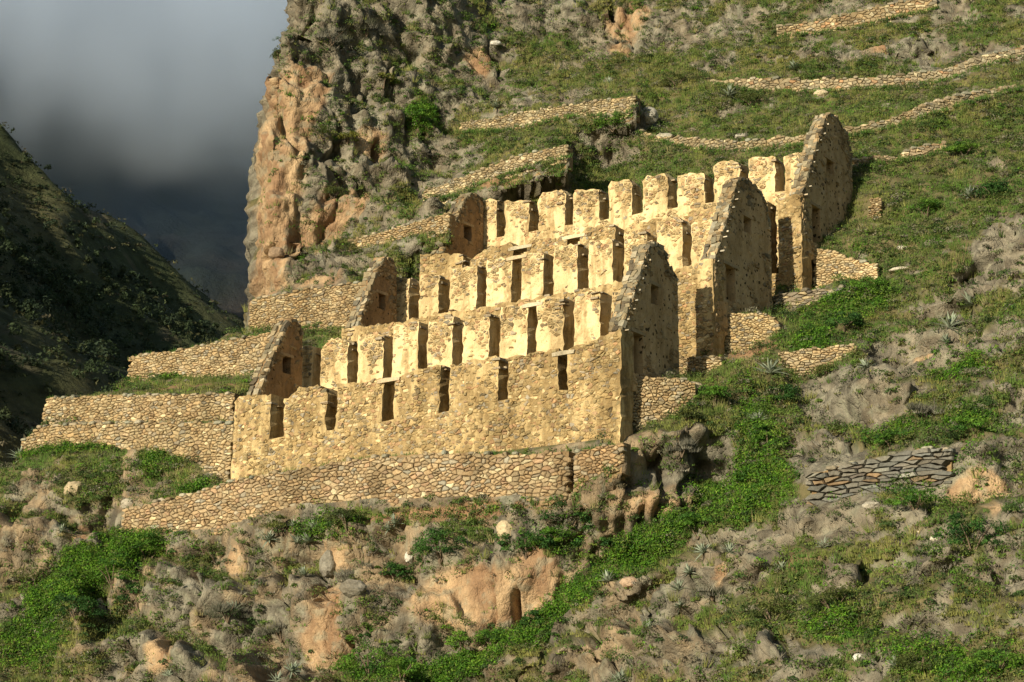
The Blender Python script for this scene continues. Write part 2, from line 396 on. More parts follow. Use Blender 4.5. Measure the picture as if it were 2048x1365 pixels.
def hit(X, Y):
    """where the line of sight through a photo pixel meets the bare hill: (x, z)"""
    r = ray(X, Y); ys = np.arange(50, 125, .4); x, z = r[0] / r[1] * ys, r[2] / r[1] * ys
    d = ys - rbf(x, z); k = int(np.argmax(d > 0)) if (d > 0).any() else len(ys) - 1
    return x[k], z[k], ys[k]
def blob(q, items):
    """sum of soft patches given as (X, Y, rx, ry, amount[, tilt deg]) measured in the photo, laid on the hill in metres"""
    out = np.zeros(len(q))
    for it in items:
        X, Y, rx, ry, a = it[:5]; tl = math.radians(it[5]) if len(it) > 5 else 0
        c = hit(X, Y); m = c[2] / F_PX; dx, dz = q[:, 0] - c[0], q[:, 1] - c[1]
        e, f = dx * math.cos(tl) + dz * math.sin(tl), -dx * math.sin(tl) + dz * math.cos(tl)
        out += a * np.exp(-((e / (rx * m)) ** 2 + (f / (ry * m * 1.25)) ** 2) ** 1.5)
    return out
ROCK = [(560,350,60,260,1.2),(650,300,80,250,.75),(740,330,80,120,.6),(700,120,110,110,.35),(880,340,50,100,.7),(660,530,120,40,.5),(970,130,60,60,.7),
 (1240,60,90,70,.9),(1330,60,70,60,.5),(1480,40,80,50,.4),(1150,60,60,50,.4),(1700,100,100,30,.35),(1840,100,80,50,.5),(1900,30,60,40,.4),(940,330,60,40,.4),
 (1300,235,40,30,.4),(1230,320,40,20,.4),(1000,390,60,20,.4),(2010,500,60,80,1,-30),(1960,560,60,40,.8),(1840,700,80,50,1),(1700,800,90,70,1),(1640,900,70,50,.9),
 (1760,740,60,50,.8),(1550,1060,90,50,.9),(1430,1120,80,60,.9),(1300,1240,80,50,.9),(1180,1330,80,40,.9),(1640,1040,90,40,.6),(1950,960,80,60,.9),(2030,1150,30,100,.8),
 (1870,1130,60,40,.5),(1790,1250,40,30,.6),(1400,1290,60,40,.5),(950,1200,180,70,1.1),(1080,1180,60,80,.9),(700,1200,120,100,.75),(520,1230,120,120,.7),(350,1250,70,120,.8),
 (600,1330,150,50,.7),(180,1060,100,60,.6),(80,1000,60,60,.6),(300,950,70,50,.4),(1230,1010,60,40,.6),(1340,1010,70,40,.7),(1300,900,60,40,.5),(1400,900,40,60,.4),
 (60,1250,60,100,.4),(900,1320,60,30,.5),(1050,20,90,40,.4),(620,60,70,90,.5),(1290,930,70,50,.8),(1380,930,50,60,.7),(1100,40,120,50,.5),(1420,130,60,30,.4),(1600,110,60,25,.4),(1900,620,60,50,.5),(1760,860,40,30,.4),(1700,1150,60,40,.4),(1560,1300,70,40,.5),(1880,1250,60,40,.4)]
ORANGE = [(550,380,50,240,1.1),(526,380,40,230,1),(600,230,40,110,.6),(640,470,50,60,.6),(740,290,45,34,.9),(700,410,60,44,.8),(630,170,40,50,.9),(640,560,80,30,.5),(960,120,35,35,.9),(1250,40,42,52,.9),(1285,15,30,30,.7),(1240,110,30,20,.8),
 (950,1200,170,60,.8),(1080,1180,50,80,.8),(670,1110,50,30,.7),(660,1200,50,44,.8),(330,1310,40,50,.8),(650,1300,60,50,.8),(170,1080,40,25,.8),(480,1130,20,30,.7),
 (1960,980,60,40,.8),(1440,1160,15,30,.8),(1760,100,60,20,.6),(1340,1010,70,40,.5),(1230,1010,60,40,.5),(1850,700,16,10,.8),(1940,1000,40,30,.9),(1980,960,40,30,.6)]
LUSH = [(230,1120,130,45,1,20),(130,1190,110,40,.9,30),(60,1290,90,40,.7),(1520,880,38,120,1),(1450,1010,80,40,1),(1300,1085,110,30,1,25),(1190,1180,90,30,1.2,30),(1110,1240,90,28,1.2,30),(1000,1300,100,26,1.2,30),(900,1345,80,24,1.1,20),
 (770,1345,80,26,.9),(1080,1085,80,22,.6),(880,1105,60,20,.5),(1690,620,100,38,1,25),(1620,685,60,22,.9),(150,895,130,14,1),(330,925,60,22,.7),(400,985,90,14,.9),
 (350,752,130,9,1),(600,640,60,12,.6),(840,240,24,42,1.2),(1900,940,70,50,.4),(1780,870,70,30,.7),(1950,850,50,30,.7),(1900,1330,90,50,.7),(1680,1260,80,40,.4),(1920,730,70,40,.6),(650,1060,90,25,.5)]
EARTH = [(390,776,100,7,1.2),(950,1025,260,18,.9),(1000,372,60,18,.6),(1480,705,80,18,.9),(1560,640,50,12,.6),(1420,770,50,20,.4),(200,1010,90,40,.3),(1600,1130,80,40,.4)]

def grid_axis(lo, a, b, hi, fine, coarse):
    l = np.arange(lo, a, coarse); m = np.arange(a, b, fine); h = np.arange(b, hi + coarse, coarse); return np.concatenate([l, m, h])
gx = grid_axis(-42, -24, 25.6, 46, .087, .42); gz = grid_axis(-3, 4.6, 48.0, 66, .087, .5)
nx, nz = len(gx), len(gz)
xx, zz = [a.ravel() for a in np.meshgrid(gx, gz)]
yy = base_y(xx, zz)
Pm = np.stack([xx, yy, zz], 1)
q2 = np.stack([xx, zz], 1)
bw, _ = in_build(xx, zz)
# bedrock breaks into ledges: steep faces with narrow shelves, levels wandering along the slope
rock_blob = blob(q2, ROCK)
cragw = np.clip(sstep(.2, .65, rock_blob) + .9 * sstep(14.8, 13.4, zz) * sstep(7.5, 5.5, xx) + .9 * sstep(-2.2, -3.6, xx) * sstep(23.5, 25, zz) + .5 * sstep(6, 8.5, xx) * sstep(23, 21, zz) + .35 * sstep(30, 33, zz), 0, 1) * (1 - bw)
dydz = np.clip(np.gradient(yy.reshape(nz, nx), axis=0) / np.gradient(zz.reshape(nz, nx), axis=0), 0, 1.3)
for _ in range(3):
    dydz = (dydz + np.roll(dydz, 6, 0) + np.roll(dydz, -6, 0) + np.roll(dydz, 6, 1) + np.roll(dydz, -6, 1)) / 5
HL = 2.9
lev = (zz + 1.5 * fbm(Pm * np.array([.30, .30, .1]), 3, 401) + .5 * fbm(Pm * .9, 3, 405) + .25 * xx) / HL; tl_ = lev - np.floor(lev)
ledge = sstep(.70, .98, tl_)
step_y = (dydz.ravel() * .95 + .10) * HL * (ledge - tl_ + .36)
# clefts running down the rock
fc = fbm(Pm * np.array([.55, .3, .14]) + .35 * np.stack([fbm(Pm * .8, 2, 411), 0 * xx, 0 * xx], 1), 3, 413)
cleft = np.exp(-(fc / .035) ** 2); butt = np.abs(fc)
def grid_normals(P):
    G = P.reshape(nz, nx, 3); n = np.cross(np.gradient(G, axis=1), np.gradient(G, axis=0)).reshape(-1, 3)
    return n / np.maximum(1e-9, np.linalg.norm(n, axis=1))[:, None]
nor = grid_normals(Pm)                       # points towards the valley (-y, +z)
n_big = fbm(Pm * .35, 4, 3); n_mid = fbm(Pm * 1.1, 4, 9); n_fine = fbm(Pm * 4.0, 3, 21)
lush = blob(q2, LUSH) * (.55 + .75 * sstep(-.35, .25, n_mid + .5 * n_fine)); earth = blob(q2, EARTH); orange = blob(q2, ORANGE)
rockw = sstep(.10, .34, .85 * rock_blob + cragw * (.36 - .80 * ledge) - .16 + .55 * n_big + (.62 - .25 * cragw) * n_mid + .22 * n_fine - 1.0 * lush - .8 * earth + .30 * sstep(.55, .25, nor[:, 2]) + .16 * sstep(33, 37, zz) + .26 * sstep(14.5, 12, zz) * sstep(6, 3, xx) + .12 * sstep(6.5, 8.5, xx) * sstep(24, 21, zz))
# rocky relief: two sizes of tilted blocks with cracks between, plus grain
sc1 = Pm * np.array([.80, .80, .30]) + .22 * np.stack([fbm(Pm * .9, 2, 31), fbm(Pm * .9, 2, 32), fbm(Pm * .9, 2, 33)], 1)
blk1 = (blocks(sc1, 40) - .30) * .95
sc2 = Pm * np.array([2.2, 2.2, 1.05]) + .18 * np.stack([fbm(Pm * 2.2, 2, 51), fbm(Pm * 2.2, 2, 52), fbm(Pm * 2.2, 2, 53)], 1)
blk2 = (blocks(sc2, 60) - .30) * .34
h1, h2, hid, htx = worley(Pm * np.array([5.5, 5.5, 4.2]) + .5 * np.stack([n_fine, n_mid, n_fine], 1), 90)
ht = np.stack([np.sin(hid * 41.7), np.cos(hid * 67.3), np.sin(hid * 13.1)], 1)
blk3 = (hid - .5) * .11 + (htx * ht).sum(1) * .10
ridge = 1 - np.abs(fbm(Pm * np.array([.5, .5, .28]), 4, 131)) * 2.2
flat_w = np.clip(sstep(-6, -2.5, xx) * sstep(26, 30, zz) + sstep(5.5, 8.5, xx), 0, 1)          # open slopes: outcrops lie flush
smooth_face = (1 - .75 * sstep(.4, .9, orange)) * (1 - .45 * flat_w)
disp = rockw * ((blk1 + blk2) * smooth_face + blk3 * .4 + .06 * n_fine + .25 * ridge * (1 - .7 * flat_w) - .15 - .12 * flat_w) + (1 - rockw) * (.28 * n_mid + .10 * n_fine) + .35 * n_big
calm = np.ones(len(xx))
for w in WALLS:
    zb, zt = np.interp(xx, w.P[:, 0], w.zb), np.interp(xx, w.P[:, 0], w.zt)
    ins = sstep(w.P[0, 0] - .8, w.P[0, 0] - .2, xx) * (1 - sstep(w.P[-1, 0] + .2, w.P[-1, 0] + .8, xx))
    calm = np.minimum(calm, 1 - .8 * ins * sstep(zb - 1.0, zb - .3, zz) * (1 - sstep(zt + .3, zt + 1.0, zz)))
calm = np.minimum(calm, 1 - bw)
disp = disp + cragw * (.9 * butt - .75 * cleft) * (.4 + .6 * smooth_face) - 1.3 * sstep(.35, .75, blob(q2, [(542,500,17,16,1),(752,312,9,30,1),(435,1238,44,18,1,20),(700,1290,10,34,.9),(1030,1215,12,40,.8),(1225,15,10,40,.8),(1130,1090,30,10,.6)]))
uu = (xx - O[0] - ST * np.interp(zz - O[2], PROF_Z, PROF_V)) / CT
near_end = sstep(-19, -18, uu) * (1 - sstep(.6, 1.8, uu)) * sstep(-1, 0, zz - O[2]) * (1 - sstep(13, 15, zz - O[2]))
calm = np.minimum(calm, 1 - .7 * near_end)
Pm = Pm + nor * (disp * calm)[:, None]
Pm[:, 1] += step_y * cragw * calm
# keep the ground behind each terrace wall's face and in front of its foot
for w in WALLS:
    x, z = Pm[:, 0], Pm[:, 2]
    m = (x > w.P[0, 0] - .05) & (x < w.P[-1, 0] + .05)
    zb, zt, yw = np.interp(x, w.P[:, 0], w.zb), np.interp(x, w.P[:, 0], w.zt), np.interp(x, w.P[:, 0], w.P[:, 1])
    up = m & (z > zb + .04) & (z < zt + .6)
    Pm[:, 1] = np.where(up, np.maximum(Pm[:, 1], yw + .28), Pm[:, 1])
    dn = m & (z <= zb + .04) & (z > zb - .7)
    Pm[:, 1] = np.where(dn, np.minimum(Pm[:, 1], yw + .03 + (zb - z) * .02), Pm[:, 1])
# natural colours: lichen-grey rock, iron-stained rock, bare earth, turf
L3 = lambda a, b, t: a[None, :] * (1 - t[:, None]) + b[None, :] * t[:, None]
C = lambda *c: np.array(c)
c_grey = L3(C(.10, .09, .066), C(.27, .245, .18), sstep(-.45, .5, fbm(Pm * 2.6, 4, 71)))
c_or = L3(C(.27, .165, .09), C(.47, .33, .185), sstep(-.4, .4, fbm(Pm * np.array([1.3, 1.3, .5]), 4, 75)))
c_tan = L3(C(.13, .098, .06), C(.32, .24, .145), sstep(-.4, .5, fbm(Pm * 1.9, 4, 79)))
ow = sstep(.30, .62, orange + .35 * fbm(Pm * .8, 4, 81))
tanw = np.clip(sstep(26, 20, zz) * sstep(8, 3, xx) + .25, 0, 1) * sstep(-.2, .3, fbm(Pm * .7, 3, 83) + .1)
c_rock = c_grey * (1 - tanw[:, None]) + c_tan * tanw[:, None]
c_rock = c_rock * (1 - ow[:, None]) + c_or * ow[:, None]
lich = sstep(.15, .4, fbm(Pm * 3.3, 3, 85)) * .5
c_rock = c_rock * (1 - lich[:, None]) + C(.26, .26, .18) * lich[:, None]
c_turf = L3(C(.075, .085, .030), C(.15, .125, .06), sstep(-.3, .4, fbm(Pm * 1.5, 4, 91)))
ew = np.clip(sstep(.3, .6, earth + .2 * n_mid), 0, 1)
c_turf = c_turf * (1 - ew[:, None]) + C(.27, .165, .09) * ew[:, None]
rw = sstep(.3, .65, rockw + .25 * n_fine)
hill_col = c_turf * (1 - rw[:, None]) + c_rock * rw[:, None]
ii = np.arange(nx * nz).reshape(nz, nx)
quads = np.stack([ii[:-1, :-1].ravel(), ii[:-1, 1:].ravel(), ii[1:, 1:].ravel(), ii[1:, :-1].ravel()], 1)
quads = quads[(np.interp(zz, SZ, SX) - xx)[quads[:, 0]] < 6.0]        # the hill ends behind its left skyline
mesh_obj("hillside", Pm, quads, M_HILL, cols=np.concatenate([hill_col, rw[:, None]], 1), kind="structure", label="steep craggy hillside and cliff under the ruins")
hn = grid_normals(Pm)
# ================================================================== STONEWORK
def clip_half(poly, px, py, nx_, ny_):
    """keep the part of a polygon where (p - P).n <= 0"""
    out = []; n = len(poly)
    for i in range(n):
        a, b = poly[i], poly[(i + 1) % n]
        da, db = (a[0] - px) * nx_ + (a[1] - py) * ny_, (b[0] - px) * nx_ + (b[1] - py) * ny_
        if da <= 0: out.append(a)
        if (da < 0) != (db < 0) and da != db:
            t = da / (da - db); out.append((a[0] + (b[0] - a[0]) * t, a[1] + (b[1] - a[1]) * t))
    return out
def rubble(s0, s1, z0, z1, size, keep, asp=1.5, seed=0, jt=.42):
    """irregular fitted stones over a wall face: Voronoi cells of a jittered course grid; keep(s, z) -> (smin, smax, zmin, zmax) or None"""
    r = random.Random(seed); b = size / math.sqrt(asp); a = b * asp
    nS, nZ = max(1, int((s1 - s0) / a)) + 3, max(1, int((z1 - z0) / b)) + 3
    pts = {}
    for j in range(-1, nZ):
        for i in range(-1, nS):
            if r.random() < .10 + .30 * (math.sin(i * .9 + 2 * math.sin(j * .7 + seed)) > .25): continue
            pts[i, j] = (s0 + (i + .5 * (j % 2) + r.uniform(-jt, jt)) * a, z0 + (j + r.uniform(-jt, jt)) * b)
    for (i, j), (ps, pz) in pts.items():
        k = keep(ps, pz)
        if not k: continue
        poly = [(ps - 1.6 * a, pz - 1.6 * b), (ps + 1.6 * a, pz - 1.6 * b), (ps + 1.6 * a, pz + 1.6 * b), (ps - 1.6 * a, pz + 1.6 * b)]
        for dj in (-2, -1, 0, 1, 2):
            for di in (-2, -1, 0, 1, 2):
                q = pts.get((i + di, j + dj))
                if q is None or (di == 0 and dj == 0): continue
                ns, nz_ = (q[0] - ps), (q[1] - pz) * asp * asp
                poly = clip_half(poly, (ps + q[0]) / 2, (pz + q[1]) / 2, ns, nz_)
                if len(poly) < 3: break
            if len(poly) < 3: break
        for px, py, a1, a2 in ((k[0], 0, -1, 0), (k[1], 0, 1, 0), (0, k[2], 0, -1), (0, k[3], 0, 1)):
            if len(poly) >= 3: poly = clip_half(poly, px, py, a1, a2)
        if len(poly) < 3: continue
        ar = .5 * abs(sum(poly[t][0] * poly[(t + 1) % len(poly)][1] - poly[(t + 1) % len(poly)][0] * poly[t][1] for t in range(len(poly))))
        if ar < .2 * a * b: continue
        yield poly, ar
def stone_mesh(poly, h, gap, mp, r):
    cs, cz = sum(p[0] for p in poly) / len(poly), sum(p[1] for p in poly) / len(poly)
    # drop near-duplicate corners
    q = []
    for p in poly:
        if not q or math.hypot(p[0] - q[-1][0], p[1] - q[-1][1]) > .025: q.append(p)
    if len(q) > 3 and math.hypot(q[0][0] - q[-1][0], q[0][1] - q[-1][1]) <= .025: q.pop()
    q2_ = []
    for i, p in enumerate(q):                                     # knock the straight edges about
        e = q[(i + 1) % len(q)]; q2_.append(p); L = math.hypot(e[0] - p[0], e[1] - p[1])
        if L > .11: t = r.uniform(.3, .7); j = r.uniform(-.06, .04) * L; q2_.append((p[0] + (e[0] - p[0]) * t - (e[1] - p[1]) / L * j * -1, p[1] + (e[1] - p[1]) * t + (e[0] - p[0]) / L * j * -1))
    q = q2_; n = len(q)
    if n < 3: return None
    ts, tz = r.uniform(-.5, .5), r.uniform(-.35, .5)
    V_, F_ = [], []
    rad = [max(.02, math.hypot(p[0] - cs, p[1] - cz)) for p in q]
    for lvl, (ins, d) in enumerate(((gap, -.16), (gap * 1.1, h * .45), (gap + .03, h))):
        for k, p in enumerate(q):
            f = max(.25, 1 - ins / rad[k]); s, z = cs + (p[0] - cs) * f, cz + (p[1] - cz) * f
            dd = d + ((s - cs) * ts + (z - cz) * tz) * (.35 if lvl == 2 else .2 if lvl == 1 else 0) + (r.uniform(-.012, .012) if lvl else 0)
            V_.append(mp(s, z, dd))
    for l in (0, 1):
        for k in range(n):
            k2 = (k + 1) % n; F_.append((l * n + k, l * n + k2, (l + 1) * n + k2, (l + 1) * n + k))
    F_.append(tuple(2 * n + k for k in range(n)))
    return V_, F_
STONE_COUNT = 0
def lay_stones(parent, polys, h, gap, mp, colf, most, seed, rest_name="small_stones"):
    """the largest stones one by one, the rest of this wall's as one piece"""
    r = random.Random(seed); polys = sorted(polys, key=lambda t: -t[1])
    RV, RF, RC = [], [], []
    for k, (poly, ar) in enumerate(polys):
        sm = stone_mesh(poly, h * r.uniform(.55, 1.25), gap * r.uniform(.7, 1.5), mp, r)
        if not sm: continue
        c = colf(r, poly)
        if k < most:
            mesh_obj("stone", sm[0], sm[1], M_STONE, parent, [c] * len(sm[0]))
        else:
            b = len(RV); RV += sm[0]; RF += [tuple(i + b for i in f) for f in sm[1]]; RC += [c] * len(sm[0])
    if RV: mesh_obj(rest_name, RV, RF, M_STONE, parent, RC, kind="stuff")
def tint(r, base, var=.22, alt=None, p=.15):
    c = alt[r.randrange(len(alt))] if alt and r.random() < p else base
    k = 1 + r.uniform(-var, var); w = r.uniform(-.06, .06)
    return tuple(max(.02, x * k * (1 + w * (1 - i))) for i, x in enumerate(c))

def block_mesh(cols_s, strips, mp, t0, t1, rough=.03, dz=.16, seed=0, batter=.0, zref=0.0):
    """solid wall from vertical strips: strips[i] = list of (zlo, zhi at left edge, zhi at right edge); depth t0 (face) to t1 (back)"""
    key, V_, F_, cnt = {}, [], [], {}
    def vid(s, z, d):
        k = (round(s, 4), round(z, 4), round(d, 4))
        if k not in key: key[k] = len(V_); V_.append(k)
        return key[k]
    def face(*a):
        k = tuple(sorted(a))
        if len(set(a)) < 3: return
        cnt.setdefault(k, []).append(a)
    nd = 2; ds = [t0 + (t1 - t0) * k / nd for k in range(nd + 1)]
    for i, ivs in enumerate(strips):
        s0, s1 = cols_s[i], cols_s[i + 1]
        for zl, za, zb_ in ivs:
            hi = min(za, zb_); lat = [zl] + [k * dz for k in range(math.floor(zl / dz) + 1, math.ceil(hi / dz)) if zl + .04 < k * dz < hi - .04]
            rows = [(z, z) for z in lat] + [(za, zb_)]
            for (a0, b0), (a1, b1) in zip(rows[:-1], rows[1:]):
                face(vid(s0, a0, t0), vid(s1, b0, t0), vid(s1, b1, t0), vid(s0, a1, t0))
                face(vid(s1, b0, t1), vid(s0, a0, t1), vid(s0, a1, t1), vid(s1, b1, t1))
                for d0, d1 in zip(ds[:-1], ds[1:]):
                    face(vid(s0, a0, d1), vid(s0, a0, d0), vid(s0, a1, d0), vid(s0, a1, d1))
                    face(vid(s1, b0, d0), vid(s1, b0, d1), vid(s1, b1, d1), vid(s1, b1, d0))
            for d0, d1 in zip(ds[:-1], ds[1:]):
                face(vid(s0, za, d0), vid(s1, zb_, d0), vid(s1, zb_, d1), vid(s0, za, d1))
                face(vid(s0, zl, d1), vid(s1, zl, d1), vid(s1, zl, d0), vid(s0, zl, d0))
    for k, v in cnt.items():
        if len(v) == 1: F_.append(v[0])
    A = np.array([mp(*v) for v in V_])
    n = np.stack([fbm(A * 2.3, 3, seed + k) for k in (1, 2, 3)], 1) * rough * .9 + np.stack([vnoise(A * 7.7, seed + k) for k in (4, 5, 6)], 1) * rough * .9
    return A + n, F_

# ------------------------------------------------------------------ terrace walls
C_TAN, C_PINK, C_PALE, C_GREY, C_DARK = (.38, .29, .16), (.35, .262, .15), (.52, .43, .26), (.33, .285, .20), (.17, .155, .13)
PAL = {"lower": (C_PINK, [C_PALE, C_GREY, (.36, .25, .15)]), "lower_return": ((.38, .27, .15), [C_GREY, C_TAN]), "slate": ((.155, .15, .125), [(.11, .10, .085), (.24, .175, .105), (.24, .24, .20)]),
       "slab_ledge": ((.30, .26, .19), [C_DARK, C_PALE]), "hill_curved": ((.32, .26, .155), [C_PALE, C_GREY, (.25, .22, .15)]), "hill_third": ((.32, .265, .165), [C_PALE, C_GREY, (.42, .27, .15), (.25, .22, .15)]),
       "hill_top": ((.33, .26, .15), [C_PALE, C_GREY, (.42, .27, .15)]), "hill_first": ((.33, .265, .155), [C_PALE, C_GREY]), "hill_second": ((.32, .26, .15), [C_PALE, C_GREY]), "hill_low": ((.36, .28, .175), [C_PALE, C_GREY]), "top_foot": ((.50, .39, .22), [C_PALE, C_PALE, C_GREY]), "gully_head": ((.46, .36, .21), [C_PALE, C_GREY]),
       "middle_foot": ((.50, .39, .21), [C_PALE, C_GREY])}
FLAT = {"slate": 3.4, "slab_ledge": 3.0, "top_foot": 2.0, "gully_head": 2.0, "middle_foot": 1.9}
for wi, w in enumerate(WALLS):
    base = empty("terrace_wall" if w.name not in ("slate", "ruin") else "dry_stone_wall", w.label, "wall", "walls across the hillside",
                 (w.P[len(w.P) // 2, 0], w.P[len(w.P) // 2, 1], float(w.zb[len(w.zb) // 2])))
    base["kind"] = "thing"
    off = np.array(base.location)
    nrm = []
    for k in range(len(w.s)):
        a, b_ = w.P[max(0, k - 1)], w.P[min(len(w.s) - 1, k + 1)]; t = (b_ - a) / np.linalg.norm(b_ - a); nrm.append((t[1], -t[0]))
    nrm = np.array(nrm); tan_ = np.stack([-nrm[:, 1], nrm[:, 0]], 1)
    def mp(s, z, d, w=w, nrm=nrm, off=off):
        x, y = np.interp(s, w.s, w.P[:, 0]), np.interp(s, w.s, w.P[:, 1])
        n0, n1 = np.interp(s, w.s, nrm[:, 0]), np.interp(s, w.s, nrm[:, 1])
        zb = np.interp(s, w.s, w.zb); d = d - .07 * (z - zb)          # battered face
        return (x + n0 * d - off[0], y + n1 * d - off[1], z - off[2])
    S = w.s[-1]; ns = max(4, int(S / .22)); cs = list(np.linspace(.14, S - .14, ns + 1))
    jit = [random.uniform(-.05, .05) for _ in cs]
    zt = [float(np.interp(s, w.s, w.zt)) + j for s, j in zip(cs, jit)]; zb = [float(np.interp(s, w.s, w.zb)) - .45 for s in cs]
    A, F_ = block_mesh(cs, [[(min(zb[i], zb[i + 1]), zt[i] - .03, zt[i + 1] - .03)] for i in range(ns)], lambda s, z, d: mp(s, z, -d), .06 if w.name != 'slate' else .10, .6, .015, .22, 100 + wi)
    mesh_obj("core", A, F_, M_CORE, base)
    def keep(s, z, w=w, S=S):
        if s < .03 or s > S - .03: return None
        b_, t = np.interp(s, w.s, w.zb), np.interp(s, w.s, w.zt)
        if z < b_ - .25 or z > t - .02: return None
        return (0, S, b_ - .35, t + random.uniform(-.02, .06))
    polys = list(rubble(0, S, float(w.zb.min()) - .3, float(w.zt.max()), w.size * (.52 if w.name != 'slate' else .62), keep, FLAT.get(w.name, 1.75), 200 + wi, .42 if w.name != 'slate' else .5))
    pal = PAL.get(w.name, (C_TAN, [C_PALE, C_GREY, C_PINK]))
    lay_stones(base, polys, .06 if w.name != "slate" else .17, .010 if w.name != "slate" else .012, mp, lambda r, p, pal=pal: tint(r, pal[0], .25, pal[1], .25), 200, 300 + wi)
    # cap stones sitting along the broken top edge
    r = random.Random(900 + wi); s = .15
    while s < S - .2:
        if r.random() < .6:
            wd, ht = r.uniform(.16, .40) * w.size / .27, r.uniform(.04, .10) * w.size / .27
            z = float(np.interp(s, w.s, w.zt)); poly = [(s - wd / 2, z - .06), (s - wd * .2, z - .1), (s + wd * .4, z - .08), (s + wd / 2, z), (s + wd * .3, z + ht * .8), (s - wd * .15, z + ht), (s - wd * .45, z + ht * .5)]
            sm = stone_mesh(poly, .10, .008, mp, r)
            if sm:
                vv = [v if k < 0 else v for k, v in enumerate(sm[0])]
                c = tint(r, tuple(.72 * x for x in pal[0]), .25, [C_GREY, (.24, .23, .165)], .6); n = len(vv) // 3
                back = [(v[0] - .0, v[1] + .28, v[2]) for v in vv[:n]]
                vv = back + vv; ff = [tuple(i + n for i in f) for f in sm[1]] + [(k, (k + 1) % n, n + (k + 1) % n, n + k) for k in range(n)] + [tuple(reversed(range(n)))]
                mesh_obj("cap_stone", vv, ff, M_STONE, base, [c] * len(vv))
        s += r.uniform(.22, .5) * w.size / .27 * 1.3

